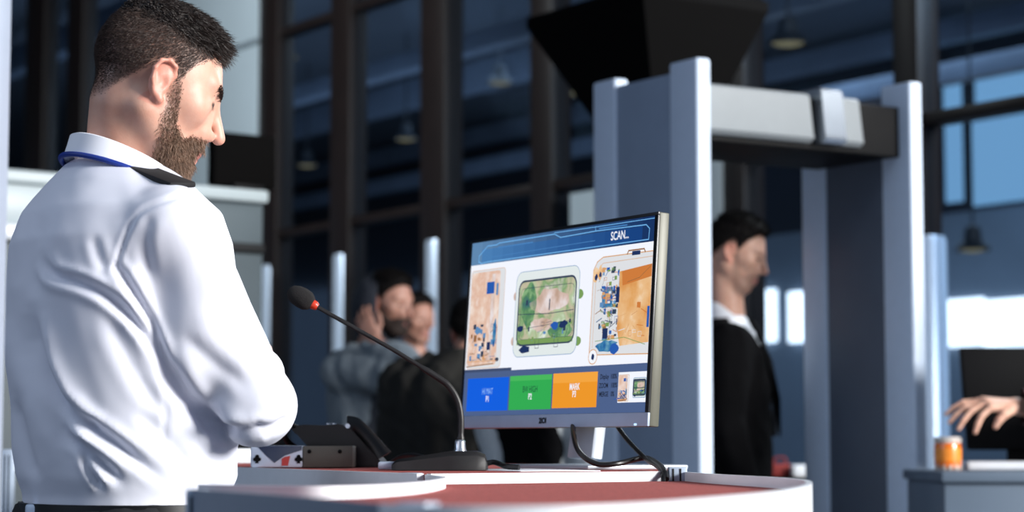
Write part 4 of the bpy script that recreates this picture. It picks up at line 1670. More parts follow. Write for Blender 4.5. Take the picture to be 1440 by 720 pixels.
# ------------------------------------------------------------------ gooseneck microphone
MD = 3.16
mb = P(632, 655, MD)
mic = empty('desk_microphone', (mb.x, MD, Z_LIP), 'black gooseneck microphone with foam tip and red ring standing on the desk', 'microphone')
M_mic = mat('microphone_black', (26, 25, 26), 0.45, var=0.1, scale=80)
M_foam = mat('foam_black', (22, 20, 21), 0.95, var=0.25, scale=500, bump=0.9, bump_scale=900)
M_redring = mat('red_ring', (196, 56, 34), 0.35)
bm = bmesh.new()
xs = [(-0.086, 0.010), (-0.078, 0.017), (-0.045, 0.022), (0.0, 0.029), (0.040, 0.029), (0.052, 0.024), (0.056, 0.010)]
rows = []
for x_, h_ in xs:
    wy = 0.052 if -0.08 < x_ < 0.05 else 0.046
    rows.append([(x_, -wy, 0.001), (x_, -wy * 0.96, h_ * 0.75), (x_, -wy * 0.80, h_), (x_, wy * 0.80, h_), (x_, wy * 0.96, h_ * 0.75), (x_, wy, 0.001)])
O_ = Vector((mb.x, MD + 0.055, Z_LIP))
vr = [[bm.verts.new(O_ + Vector(v)) for v in r] for r in rows]
for A_, B_ in zip(vr[:-1], vr[1:]):
    for j in range(5):
        bm.faces.new((A_[j], A_[j + 1], B_[j + 1], B_[j]))
    bm.faces.new((A_[5], A_[0], B_[0], B_[5]))
bm.faces.new(vr[0])
bm.faces.new(vr[-1][::-1])
bm_obj('base', bm, M_mic, mic, angle=40)
gd = MD + 0.055
gp = [P(647, 640, gd), P(648, 612, gd), P(648, 585, gd), P(643, 562, gd), P(632, 544, gd), P(617, 532, gd), P(560, 496, gd), P(500, 462, gd), P(445, 431, gd)]
gpth = smooth_path(gp, 8)
bm = bmesh.new()
add_tube(bm, gpth, [0.0062 if i < 8 else (0.0048 if i < 44 else 0.0033) for i in range(len(gpth))], 14)
bm_obj('gooseneck', bm, M_mic, mic)
bm = bmesh.new()
add_lathe(bm, [(0.011, -0.004), (0.011, 0.006), (0.0085, 0.010), (0.008, 0.022), (0.0062, 0.024)], Matrix.Translation(P(647, 641, gd)), 24)
bm_obj('collar', bm, M_chrome, mic)
dn = (P(404, 407, gd) - P(445, 431, gd)).normalized()
Mh = frame_matrix(P(445, 431, gd), dn.cross(UP).normalized(), dn.cross(dn.cross(UP)).normalized(), dn)
bm = bmesh.new()
add_lathe(bm, [(0.0048, -0.002), (0.0066, 0.001), (0.0072, 0.004), (0.0074, 0.008)], Mh, 24)
bm_obj('red_ring', bm, M_redring, mic)
bm = bmesh.new()
add_lathe(bm, [(0.0080, 0.007), (0.0115, 0.010), (0.0150, 0.016), (0.0158, 0.026), (0.0145, 0.036), (0.0105, 0.045), (0.0050, 0.049)], Mh, 28)
bm_obj('foam_tip', bm, M_foam, mic)
bt = box('button_plate', (0.026, 0.03, 0.012), frame_matrix((mb.x - 0.094, MD + 0.04, Z_LIP + 0.0075), (1, 0, 0), (0, 1, 0), UP), M_alu, mic, 0.003)
cable('lead', [P(682, 652, MD + 0.05), P(694, 650, MD + 0.05), P(704, 653, MD + 0.04), P(712, 656, MD + 0.02), P(730, 657.5, MD + 0.01)], 0.0042, mic)
# cable running from the phone to the microphone
c1 = cable('phone_cord', [P(548, 652, 3.45), P(562, 643, 3.42), P(580, 640, 3.38), P(604, 645, 3.33), P(622, 647, 3.30)], 0.0038, None)
tag(c1, 'thin black cord running between the desk phone and the microphone base', 'cord')

# ------------------------------------------------------------------ desk phone
PD = 3.56
M_phone = mat('phone_black', (20, 19, 19), 0.34, var=0.08)
phone = empty('desk_phone', P(478, 640, PD + 0.06), 'black desk phone with its handset resting on the raised wedge, behind the olive-grey box', 'phone')
phone.location.z = Z_LIP
bm = bmesh.new()
side = [(408, 598), (420, 596), (452, 598), (486, 597), (500, 604), (537, 652), (538, 662), (420, 663), (424, 640), (412, 612)]


def two(pxpy, d0, d1):
    """outline seen from the camera, given a real depth from d0 to d1"""
    a = [bm.verts.new(P(x_, min(y_, 1e9), d0)) for x_, y_ in pxpy]
    sft = d1 - d0
    b = [bm.verts.new(v.co + Vector((0.0, sft, 0))) for v in a]
    n_ = len(a)
    bm.faces.new(a)
    bm.faces.new(b[::-1])
    for i in range(n_):
        bm.faces.new((a[i], a[(i + 1) % n_], b[(i + 1) % n_], b[i]))


zb = 622 + (EYE - Z_LIP) * F / PD
side = [(410, 601), (424, 597), (456, 598), (478, 596), (494, 604), (536, 650), (538, zb - 1), (430, zb - 1), (446, 640), (424, 615), (412, 608)]
two(side, PD, PD + 0.17)
bmesh.ops.bevel(bm, geom=bm.edges[:], offset=0.0025, segments=2, affect='EDGES')
bm_obj('body', bm, M_phone, phone, angle=40)
bm = bmesh.new()
hp = [P(489, 601, PD + 0.02), P(500, 601, PD + 0.02), P(514, 613, PD + 0.02), P(527, 630, PD + 0.02), P(535, 644, PD + 0.02)]
hpth = smooth_path(hp, 8)
add_tube(bm, hpth, [0.0085 + 0.004 * (1 - math.sin(math.pi * i / (len(hpth) - 1))) for i in range(len(hpth))], 14, flat=1.7)
hs = bm_obj('handset', bm, M_phone, phone)
bm = bmesh.new()
pc = P(489, 599, PD + 0.005)
add_lathe(bm, [(0.004, -0.003), (0.004, 0.003)], frame_matrix(pc, (1, 0, 0), (0, 0, 1), (0, -1, 0)), 14)
bm_obj('ear_cap_light', bm, M_chrome, hs)
for x_ in (462, 470):
    bm = bmesh.new()
    add_box(bm, (0.007, 0.012, 0.004), frame_matrix(P(x_, 596.5, PD + 0.05), (1, 0, 0), (0, 1, 0), UP), 0.001)
    bm_obj('key', bm, M_chrome, phone)
cable('coiled_cord', [P(418, 602, PD + 0.01), P(408, 598, PD), P(398, 603, PD - 0.01), P(404, 620, PD + 0.02), P(420, 632, PD + 0.05), P(440, 640, PD + 0.06)], 0.005, phone)

# ------------------------------------------------------------------ small box with a screwed plate
BD = 3.47
zbx = 622 + (EYE - Z_LIP) * F / BD
M_plate = mat('plate_olive_grey', (96, 92, 84), 0.5, metal=0.2, var=0.06)
M_gfx = mat('box_white', (206, 216, 234), 0.3, var=0.02)
M_gblue = mat('box_dark_blue', (22, 40, 74), 0.15, coat=0.6)
M_gred = mat('box_red', (196, 70, 66), 0.4)
xa, xb = P(352, 640, BD).x, P(496, 640, BD).x
hb = (zbx - 627.5) / F * BD
bxc = empty('control_box', ((xa + xb) / 2, BD + 0.05, Z_LIP), 'small low box with olive-grey screwed plate and card-suit picture end, beside the officer\'s elbow', 'box')
Mb = frame_matrix((xa, BD, Z_LIP + 0.001), (1, 0, 0), (0, 1, 0), UP)
Lb = xb - xa
sp = Lb * (426 - 352) / (496 - 352)
o = box('picture_end', (sp, 0.08, hb), Mb @ Matrix.Translation((sp / 2, 0.04, hb / 2)), M_gfx, bxc, 0.004)
pl_ = box('plate', (Lb - sp, 0.08, hb - 0.001), Mb @ Matrix.Translation(((Lb + sp) / 2, 0.04, hb / 2)), M_plate, bxc, 0.0015)
for px in (435, 478):
    c = Vector(((px - 352) / 144 * Lb, 0, hb * 0.74))
    bm = bmesh.new()
    add_lathe(bm, [(0.0032, 0.0), (0.0032, 0.0012), (0.002, 0.0018)], Mb @ Matrix.Translation(c) @ Matrix.Rotation(math.pi / 2, 4, 'X'), 16)
    bm_obj('screw', bm, M_black, pl_)


def face_poly(name, pts, m, lift=0.0006):
    bm = bmesh.new()
    a = [bm.verts.new(Mb @ Vector((x_, -lift, z_))) for x_, z_ in pts]
    b = [bm.verts.new(Mb @ Vector((x_, 0.0005, z_))) for x_, z_ in pts]
    n_ = len(pts)
    bm.faces.new(a)
    bm.faces.new(b[::-1])
    for i in range(n_):
        bm.faces.new((a[i], a[(i + 1) % n_], b[(i + 1) % n_], b[i]))
    return bm_obj(name, bm, m, o, smooth=False)


face_poly('blue_swoosh', [(sp * 0.12, hb * 0.99), (sp * 0.30, hb * 0.55), (sp * 0.46, hb * 0.22), (sp * 0.66, hb * 0.55), (sp * 0.98, hb * 0.80), (sp * 0.98, hb * 0.99)], M_gblue)
face_poly('red_patch', [(sp * 0.60, hb * 0.10), (sp * 0.72, hb * 0.10), (sp * 0.76, hb * 0.54), (sp * 0.66, hb * 0.50), (sp * 0.60, hb * 0.40)], M_gred, 0.0009)


def club(cx, cz, r):
    for dx, dz in ((-0.8, 0.0), (0.8, 0.0), (0, 1.1)):
        face_poly('club_mark', [(cx + r * dx + r * 0.85 * math.cos(a), cz + r * dz + r * 0.85 * math.sin(a)) for a in [2 * math.pi * i / 12 for i in range(12)]], M_black, 0.0009)
    face_poly('club_mark', [(cx - r * 0.8, cz - r * 1.6), (cx + r * 0.8, cz - r * 1.6), (cx, cz + r * 0.6)], M_black, 0.001)


club(sp * 0.13, hb * 0.38, hb * 0.11)
club(sp * 0.92, hb * 0.38, hb * 0.11)
# ------------------------------------------------------------------ the officer
SKIN_A = skin_mat('officer_skin', (208, 162, 142), (66, 50, 46))
M_shirt = mat('white_shirt', (226, 228, 240), 0.75, var=0.02, scale=4, bump=0.05, bump_scale=900)
M_collar = mat('white_collar', (238, 240, 248), 0.7, var=0.02)
M_navy = mat('lanyard_blue', (24, 52, 140), 0.5)
M_epau = mat('epaulette_black', (12, 12, 16), 0.8)
M_blackcloth = mat('black_trousers', (18, 19, 24), 0.85, var=0.15, scale=40)
M_belt = mat('black_leather', (14, 14, 16), 0.4)
M_hairA = mat('dark_brown_hair', (34, 24, 20), 0.55, var=0.3, scale=120)
M_hairA2 = mat('cropped_brown_hair', (64, 48, 42), 0.6, var=0.3, scale=120)
M_beardA = mat('brown_beard', (124, 98, 80), 0.6, var=0.35, scale=150)
M_shoe = mat('black_shoe', (16, 15, 16), 0.35)
M_neckrim = mat('clear_tube', (206, 212, 220), 0.2)  # pale tone for the rim light painted along the neck

off_ = Person(-0.512, 2.82, 30.0, 1.75)
off_.prof = [(0.90, 0.0, 0.120, 0.160), (1.00, 0.0, 0.124, 0.165), (1.03, 0.004, 0.126, 0.166), (1.055, 0.006, 0.136, 0.172), (1.10, 0.002, 0.138, 0.172), (1.20, -0.004, 0.142, 0.178), (1.30, -0.006, 0.143, 0.182), (1.36, -0.008, 0.138, 0.174), (1.40, -0.008, 0.124, 0.160), (1.44, -0.014, 0.090, 0.112), (1.465, -0.016, 0.066, 0.072), (1.48, -0.014, 0.050, 0.056)]
off_.sh = {-1: (0.004, -0.165, 1.374), 1: (0.004, 0.165, 1.374)}
off_.el = {-1: (0.108, -0.188, 1.145), 1: (0.108, 0.188, 1.145)}
off_.wr = {-1: (0.185, 0.06, 1.165), 1: (0.165, -0.05, 1.19)}
off_.slim = (-0.032, -0.022)
for sd in (-1, 1):
    W_ = off_.fr.wor(off_.wr[sd])
    dr = off_.fr.vec((-0.25, -sd, 0.05))
    nn = off_.fr.vec((1, 0, 0.2))
    off_.hand[sd] = finger_cones(W_, dr, nn, (0, 0, 1), 0.95, 20)
OH = dict(O=tuple(off_.fr.loc(np.array(tuple(P(209, 123, 2.80)))[None])[0]), yaw=25, pitch=24, roll=0, sc=0.95, neck=(-0.004, 0, 1.45), beard=1.0, fade=0.62)
off_.build('person', 'bearded officer in white uniform shirt, arms folded, in the left foreground', OH, SKIN_A, hair=True, h_body=0.009, h_head=0.0022)
trousers(off_, M_blackcloth, top=1.02)
shoes(off_, M_shoe)


def off_shirt(q):
    d = loft_sdf(q, off_.prof, 2.2)
    for s in (-1, 1):
        d = smin(d, s_cone(q, (-0.012, s * 0.04, 1.408), (0.0, s * 0.145, 1.366), 0.050, 0.056), 0.03)
    for s in (-1, 1):
        a = s_cone(q, off_.sh[s], off_.el[s], 0.049, 0.047)
        e = off_.el[s]
        a = smin(a, s_cone(q, e, off_.wr[s], 0.051, 0.040), 0.012)
        mid_ = (0.035, s * 0.168, 1.25)
        a = smin(a, s_ell(q, mid_, (0.052, 0.048, 0.095)), 0.02)
        d = smin(d, a, 0.016)
    return smax(d, 1.012 - q[:, 2], 0.008)


FOLDS = [   # creases as seen in the photo: polyline in pixels, half width in pixels, depth in metres
    ([(36, 440), (48, 510), (74, 565), (104, 650)], 13, 0.013),
    ([(46, 440), (66, 525), (98, 582), (133, 604), (169, 629), (228, 674)], 8, 0.012),
    ([(92, 560), (118, 588), (140, 604)], 7, 0.006),
    ([(90, 610), (132, 643), (172, 678)], 7, 0.009),
    ([(114, 640), (128, 664), (143, 686)], 5, 0.008),
    ([(60, 362), (76, 386), (115, 399), (155, 420), (200, 465), (235, 522)], 7, 0.010),
    ([(158, 366), (186, 408), (214, 458), (240, 524)], 6, 0.008),
    ([(225, 505), (262, 560), (296, 594), (328, 622)], 12, 0.016),
    ([(286, 268), (240, 280), (196, 300), (172, 345), (160, 392)], 3.5, 0.0026),
    ([(305, 602), (345, 606), (372, 598)], 7, 0.009),
    ([(362, 604), (385, 600), (408, 585)], 6, 0.007),
    ([(378, 500), (396, 535), (400, 570)], 6, 0.004),
    ([(212, 300), (204, 340), (212, 400)], 8, 0.003),
    ([(250, 640), (285, 668), (300, 690)], 8, 0.005),
    ([(190, 575), (235, 620), (262, 650)], 10, 0.004),
    ([(150, 440), (190, 520), (240, 590)], 12, 0.004),
    ([(230, 640), (232, 560), (222, 500)], 4, 0.0015),
    ([(60, 300), (44, 360), (50, 420)], 12, 0.004),
    ([(130, 330), (140, 362), (150, 380)], 7, 0.003),
    ([(255, 470), (300, 510), (350, 545)], 10, 0.003),
    ([(20, 560), (34, 620), (52, 680)], 9, 0.006),
    ([(290, 420), (330, 470), (370, 510)], 12, 0.003)]


def to_px(W):
    x, y, z = W[:, 0], W[:, 1], W[:, 2] - EYE
    d = y * _c + z * _s
    v = -y * _s + z * _c
    return np.stack([720 + F * x / d, 360 - F * v / d], 1)


def crease(W, V, Q):
    N = vnormals(W, Q)
    px = to_px(W)
    face = np.clip(-(N[:, 1]) * 2.2 + 0.25, 0, 1)
    disp = np.zeros(len(W))
    for pts, w, dep in FOLDS:
        pts = np.array([tuple(p)[:2] for p in smooth_path([Vector((x_, y_, 0)) for x_, y_ in pts], 5)])
        best = np.full(len(W), 1e9)
        tt = np.zeros(len(W))
        for i in range(len(pts) - 1):
            a, b = pts[i], pts[i + 1]
            ba = b - a
            h = np.clip(((px - a) @ ba) / (ba @ ba), 0, 1)
            dd = np.linalg.norm(px - a - h[:, None] * ba, axis=1)
            m = dd < best
            best[m] = dd[m]
            tt[m] = ((i + h) / (len(pts) - 1))[m]
        env = np.clip(np.minimum(tt, 1 - tt) * 5 + 0.1, 0, 1)
        disp += 0.78 * env * dep * (-1.0 * np.exp(-(best / w) ** 2) + 0.45 * np.exp(-((best - 2.0 * w) / (1.1 * w)) ** 2))
    return W + N * (disp * face)[:, None]


off_.garment('shirt', off_shirt, M_shirt, 0.0042, (-0.25, -0.32, 0.99), (0.36, 0.32, 1.53), fold=0.0012, fs=12, seed=4, post=crease)

# collar: a folded band around the neck, lower in front
CCn = off_.fr.loc(np.array(tuple(P(172, 222, 2.80)))[None])[0]


def collar_mesh(person, cc, material, ra=0.066, rb=0.064, drop=0.0275, hgt=0.027, flare=0.011, gap=14, name='collar', tip=0.008):
    bm = bmesh.new()
    rows = []
    n = 56
    for i in range(n + 1):
        ph = math.radians(gap + (360 - 2 * gap) * i / n)
        c, s_ = math.cos(ph), math.sin(ph)
        fr_ = max(0.0, c)
        z = cc[2] - drop * c
        hh_ = hgt + tip * fr_ ** 2
        prof = [(-0.003, -hh_ * 0.95), (-0.004, -0.004), (-0.001, 0.001), (0.003, 0.0), (flare * 0.6, -hh_ * 0.5), (flare, -hh_), (flare - 0.003, -hh_)]
        rows.append([bm.verts.new(person.fr.wor((cc[0] + (ra + dr) * c, cc[1] + (rb + dr) * s_, z + dz))) for dr, dz in prof])
    for A_, B_ in zip(rows[:-1], rows[1:]):
        for j in range(len(A_) - 1):
            bm.faces.new((A_[j], A_[j + 1], B_[j + 1], B_[j]))
        bm.faces.new((A_[-1], A_[0], B_[0], B_[-1]))
    bm.faces.new(rows[0])
    bm.faces.new(rows[-1][::-1])
    return bm_obj(name, bm, material, person.root, angle=60)


collar_mesh(off_, CCn, M_collar)
bm = bmesh.new()
pth = []
for i in range(61):
    ph = math.radians(40 + 280 * i / 60)
    c, s_ = math.cos(ph), math.sin(ph)
    pth.append(Vector(off_.fr.wor((CCn[0] + 0.080 * c, CCn[1] + 0.078 * s_, CCn[2] - 0.0275 * c - 0.029))))
add_tube(bm, pth, 0.0036, 10)
bm_obj('lanyard', bm, M_navy, off_.root)
for s in (-1, 1):
    a = Vector(off_.fr.wor((-0.016, s * 0.075, 1.456)))
    b = Vector(off_.fr.wor((0.014, s * 0.168, 1.424)))
    d_ = (b - a).normalized()
    fx = Vector(off_.fr.vec((1, 0, 0)))
    nz = d_.cross(fx).normalized()
    if nz.z < 0:
        nz = -nz
    bm = bmesh.new()
    add_box(bm, ((b - a).length, 0.042, 0.008), frame_matrix((a + b) / 2, d_, nz.cross(d_), nz), 0.003)
    bm_obj('epaulette', bm, M_epau, off_.root)
# belt and the small pale pouch on it
bm = bmesh.new()
rows = []
for i in range(48):
    a = 2 * math.pi * i / 48
    rows.append([bm.verts.new(off_.fr.wor((0.004 + r * 0.128 * math.cos(a), r * 0.168 * math.sin(a), z))) for r, z in ((1.0, 0.985), (1.045, 0.985), (1.045, 1.022), (1.0, 1.022))])
for i in range(48):
    A_, B_ = rows[i], rows[(i + 1) % 48]
    for j in range(4):
        bm.faces.new((A_[j], A_[(j + 1) % 4], B_[(j + 1) % 4], B_[j]))
bm_obj('belt', bm, M_belt, off_.root)
pc = P(54, 736, 2.74)
pch = box('pouch', (0.030, 0.022, 0.05), frame_matrix(pc, (0.9, -0.4, 0), (0.4, 0.9, 0), UP), M_alu, off_.root, 0.004)

# hair, beard, brows
quiff = ((0.090, 0.0, 0.082), (0.037, 0.046, 0.013))
off_.hair_cap(M_hairA, top=0.011, side=0.0006, quiff=quiff, h=0.003, name='hair', floor=0.066)
hl = off_.hl.astype(np.float64)
Hf = off_.H


def hair_dirs(q, kind_):
    if kind_ == 'side':
        d = np.stack([-0.55 + 0 * q[:, 0], 0 * q[:, 0], -0.8 + 0 * q[:, 0]], 1)
    elif kind_ == 'top':
        d = np.stack([0.9 + 0 * q[:, 0], -0.3 * np.sign(q[:, 1]) * 0, -0.22 + 0 * q[:, 0]], 1)
    else:
        d = np.stack([0.45 + 0 * q[:, 0], 0 * q[:, 0], -0.85 + 0 * q[:, 0]], 1)
    return Hf.vec(d)


# cropped sides
w = off_.hm * np.clip((0.104 - hl[:, 2]) / 0.03, 0, 1) * np.clip(0.25 + (hl[:, 2] + 0.04) / 0.06, 0.12, 1)
pos, nn = scatter(off_.hv, off_.hq, w, 26000)
ql = Hf.loc(pos)
strands('cropped_sides', pos, nn, hair_dirs(ql, 'side'), np.interp(ql[:, 2], [-0.04, 0.0, 0.06, 0.09], [0.0025, 0.004, 0.007, 0.014]) * RNG.uniform(0.7, 1.3, len(pos)), M_hairA2, off_.root, 0.00034, 0.5)
# top, brushed forward and up
cv, cq, cl = off_.cap
w = np.clip((cl[:, 2] - 0.045) / 0.02, 0, 1)
pos, nn = scatter(cv, cq, w, 16000)
ql = Hf.loc(pos)
strands('top_hair', pos, nn, hair_dirs(ql, 'top'), np.interp(ql[:, 0], [-0.1, 0.0, 0.06, 0.1], [0.010, 0.014, 0.020, 0.020]) * RNG.uniform(0.6, 1.3, len(pos)), M_hairA, off_.root, 0.0005, 0.5)
# beard
pos, nn = scatter(off_.hv, off_.hq, np.clip(off_.bmk, 0, 1) * np.clip((hl[:, 2] + 0.125) / 0.02, 0, 1) * np.where(hl[:, 0] > 0.05, 1.3, 0.8), 14000)
ql = Hf.loc(pos)
ln = np.interp(ql[:, 0], [0.01, 0.03, 0.06, 0.10], [0.003, 0.005, 0.009, 0.011]) * np.interp(ql[:, 2], [-0.11, -0.095, -0.02], [1.5, 1.2, 0.7])
strands('beard', pos, nn, hair_dirs(ql, 'beard'), ln * RNG.uniform(0.5, 1.3, len(pos)), M_beardA, off_.root, 0.00040, 0.7)
# eyebrows
bw = np.exp(-((hl[:, 2] - 0.032 - 0.10 * np.clip(0.032 - np.abs(hl[:, 1]), -1, 0.02) * -1 * 0) / 0.0042) ** 2) * (np.abs(hl[:, 1]) > 0.010) * (np.abs(hl[:, 1]) < 0.051) * (hl[:, 0] > 0.05)
pos, nn = scatter(off_.hv, off_.hq, bw + 1e-9, 650)
ql = Hf.loc(pos)
bd = Hf.vec(np.stack([-0.4 + 0 * ql[:, 0], np.sign(ql[:, 1]), 0.15 + 0 * ql[:, 0]], 1))
strands('eyebrows', pos, nn, bd, RNG.uniform(0.004, 0.007, len(pos)), M_hairA, off_.root, 0.0004, 0.2)
# pale line added to imitate rim light along the back of the neck
bm = bmesh.new()
add_tube(bm, smooth_path([P(139, 138, 2.84), P(133, 152, 2.83), P(129, 170, 2.83), P(123, 190, 2.83)], 8), 0.0016, 8)
bm_obj('earpiece_tube', bm, M_neckrim, off_.root)
# ------------------------------------------------------------------ other people
SKIN_B = skin_mat('visitor_skin', (214, 168, 146), (44, 34, 30))
SKIN_C = skin_mat('pale_skin', (178, 132, 114), (48, 38, 34))
M_suit = mat('black_suit', (7, 7, 9), 0.9, var=0.15, scale=50, spec=0.08)
M_wshirt = mat('dress_shirt', (232, 234, 240), 0.6, var=0.02)
M_tie = mat('grey_tie', (40, 42, 50), 0.6)
M_hairB = mat('black_hair', (16, 13, 13), 0.7, var=0.3, scale=90, spec=0.15)
M_greyknit = mat('grey_knit', (118, 128, 136), 0.9, var=0.12, scale=90, bump=0.4, bump_scale=300)
M_vest = mat('dark_vest', (40, 44, 54), 0.85, var=0.15, scale=30)
M_olive = mat('dark_olive_coat', (26, 25, 22), 0.9, var=0.2, scale=12)
M_jeans = mat('dark_jeans', (30, 36, 48), 0.9, var=0.15, scale=30)
M_maroon = mat('maroon_knit', (52, 22, 30), 0.9, var=0.15, scale=80)
M_lightgrey = mat('light_grey_knit', (178, 184, 188), 0.9, var=0.08, scale=80)


def top_garment(per, off=0.014, arms=(-1, 1), sleeve=0.014, lo=0.92, neck=1.475, cuff=0.03, name='sweater', m=None, fold=0.006, h=0.010, cut=None, seed=1, trap=True, torso=True):
    def fn(q):
        d = per.torso(q, off) if torso else np.full(len(q), 9.0)
        if torso and trap:
            for s in (-1, 1):
                d = smin(d, s_cone(q, (-0.012, s * 0.03, 1.425), (-0.01, s * 0.15, 1.375), 0.050 + off * 0.5, 0.050 + off * 0.5), 0.035)
        for s in arms:
            d = smin(d, per.arm(q, s, off=sleeve), 0.025 if torso else 0.001)
        d = smax(d, np.maximum(lo - q[:, 2], q[:, 2] - neck), 0.008) if torso else d
        if cut is not None:
            d = smax(d, -cut(q), 0.004)
        return d
    return per.garment(name, fn, m, h, (-0.35, -0.5, lo - 0.25), (0.6, 0.5, 1.56), fold=fold, seed=seed)


def head_at(per, px, py, d):
    return tuple(per.fr.loc(np.array(tuple(P(px, py, d)))[None])[0])


# man in the black suit beyond the detector
sm = Person(0.715, 6.95, -6, 1.78)
sm.sh = {-1: (-0.01, -0.175, 1.385), 1: (-0.01, 0.175, 1.385)}
sm.el = {-1: (-0.02, -0.215, 1.11), 1: (-0.02, 0.215, 1.11)}
sm.wr = {-1: (0.06, -0.205, 0.87), 1: (0.06, 0.205, 0.87)}
for s in (-1, 1):
    sm.hand[s] = finger_cones(sm.fr.wor(sm.wr[s]), sm.fr.vec((0.12, 0, -1)), sm.fr.vec((0, s, 0)), sm.fr.vec((1, 0, 0)), 1.0, 22)
sm.build('person', 'man in black suit and white shirt seen in profile through the metal detector', dict(O=head_at(sm, 1031, 356, 6.93), yaw=-12, pitch=23, sc=1.0, neck=(-0.01, 0, 1.45), beard=0.7, fade=0.8), SKIN_B, hair=True)
trousers(sm, M_suit)
shoes(sm, M_shoe)
sm.hair_cap(M_hairB, top=0.018, side=0.006, quiff=((0.032, 0, 0.094), (0.045, 0.055, 0.020)))


def v_cut(q):
    w_ = 0.018 + 0.32 * np.clip(q[:, 2] - 1.10, 0, 1)
    return np.maximum(np.maximum(np.abs(q[:, 1]) - w_, -(q[:, 0] - 0.0)), 1.10 - q[:, 2])


top_garment(sm, 0.006, (-1, 1), 0.002, 0.95, 1.485, name='shirt', m=M_wshirt, fold=0.002)
top_garment(sm, 0.020, (-1, 1), 0.018, 0.80, 1.475, name='jacket', m=M_suit, fold=0.005, cut=v_cut, seed=6)
cS = np.array([0.004, 0, 1.488])
collar_mesh(sm, cS, M_wshirt, 0.070, 0.066, 0.056, 0.060, 0.022, 10, tip=0.03)
bm = bmesh.new()
tp = [Vector(sm.fr.wor(p)) for p in ((0.078, 0, 1.445), (0.102, 0, 1.39), (0.124, 0, 1.30), (0.134, 0, 1.20), (0.134, 0, 1.10))]
add_tube(bm, smooth_path(tp, 6), [0.014] * 5 + [0.02] * 20, 10, flat=0.45)
bm_obj('tie', bm, M_tie, sm.root)
bm = bmesh.new()
for s in (-1, 1):
    a = [sm.fr.wor(p) for p in ((0.060, s * 0.105, 1.47), (0.100, s * 0.125, 1.38), (0.128, s * 0.100, 1.27), (0.152, s * 0.018, 1.10), (0.150, s * 0.050, 1.22), (0.125, s * 0.085, 1.34), (0.075, s * 0.085, 1.46))]
    vv = [bm.verts.new(p) for p in a]
    bm.faces.new(vv)
lo_ = bm_obj('lapels', bm, M_suit, sm.root)
sol = lo_.modifiers.new('thick', 'SOLIDIFY')
sol.thickness = 0.006
sol.offset = 0

# bearded man in grey with his hand to his ear
hm_ = Person(-0.545, 8.35, -38, 1.75)
hm_.sh = {-1: (-0.01, -0.175, 1.375), 1: (-0.01, 0.175, 1.375)}
hm_.el = {-1: head_at(hm_, 596, 532, 8.02), 1: (0.06, 0.20, 1.13)}
hm_.wr = {-1: head_at(hm_, 526, 478, 8.14), 1: head_at(hm_, 596, 584, 8.12)}
el_s = head_at(hm_, 474, 575, 8.25)
Wv = Vector(hm_.fr.wor(hm_.wr[-1]))
hm_.hand[-1] = finger_cones(Wv, P(503, 432, 8.18) - Wv, Vector((-0.3, -1, 0.2)), Vector((0.7, 0, 0.7)), 0.95, 28)
Wv = Vector(hm_.fr.wor(hm_.wr[1]))
hm_.hand[1] = finger_cones(Wv, Vector((-1, -0.1, 0.1)), Vector((0, -1, 0.2)), Vector((0, 0, 1)), 0.95, 25)
hm_.build('person', 'bearded man in grey sweater and dark hood holding his hand to his ear', dict(O=head_at(hm_, 545, 427, 8.33), yaw=-33, pitch=14, sc=1.0, beard=1.0, fade=0.8), SKIN_C, hair=True)
trousers(hm_, M_jeans)
shoes(hm_, M_shoe)
hm_.hair_cap(M_hairB, top=0.018, side=0.006)
# full beard
def beard_shell(per, m, t=0.010):
    def fn(q):
        d = head_sdf(q, (-0.03, 0, -0.2)) - t
        top = np.interp(q[:, 0], [0.0, 0.012, 0.030, 0.05, 0.07, 0.085, 0.12], [-0.02, 0.0, -0.02, -0.042, -0.050, -0.040, -0.040])
        d = smax(d, q[:, 2] - top, 0.005)
        d = smax(d, 0.022 - q[:, 0], 0.01)
        d = smax(d, -s_ell(q, (0.105, 0, -0.0585), (0.02, 0.018, 0.007)), 0.003)
        return smax(d, -0.118 - q[:, 2], 0.01)
    V, Q = isosurface(fn, (-0.02, -0.1, -0.14), (0.15, 0.1, 0.03), 0.004)
    return mesh_np('beard', per.H.wor(V), Q, m, per.root)


beard_shell(hm_, t=0.011, m=mat('dark_beard', (44, 30, 24), 0.7, var=0.3, scale=100))
# near arm: shoulder down to the elbow at his side, forearm lying across, then the raised forearm
top_garment(hm_, 0.020, (-1, 1), 0.026, 0.92, 1.48, name='sweater', m=M_greyknit, fold=0.010, seed=3)


def vest_fn(q):
    d = hm_.torso(q, 0.030)
    return smax(smax(d, np.maximum(0.90 - q[:, 2], q[:, 2] - 1.44), 0.01), np.abs(q[:, 1]) - 0.135, 0.02)


hm_.garment('vest', vest_fn, M_vest, 0.011, (-0.3, -0.35, 0.85), (0.35, 0.35, 1.55), fold=0.008, seed=8)
hq_o = hm_.fr.loc(hm_.H.O[None])[0]


def hood_fn(q):
    c = (hq_o[0] - 0.035, hq_o[1], hq_o[2] - 0.015)
    d = s_ell(q, c, (0.125, 0.115, 0.145))
    d = smin(d, s_ell(q, (c[0] + 0.01, c[1], 1.42), (0.12, 0.13, 0.06)), 0.05)
    hole = s_ell(q, (c[0] + 0.11, c[1], c[2] + 0.01), (0.115, 0.098, 0.150))
    return smax(d, -hole, 0.015)


hm_.garment('hood', hood_fn, M_vest, 0.009, (-0.35, -0.35, 1.3), (0.35, 0.35, 1.85), fold=0.004, seed=2)

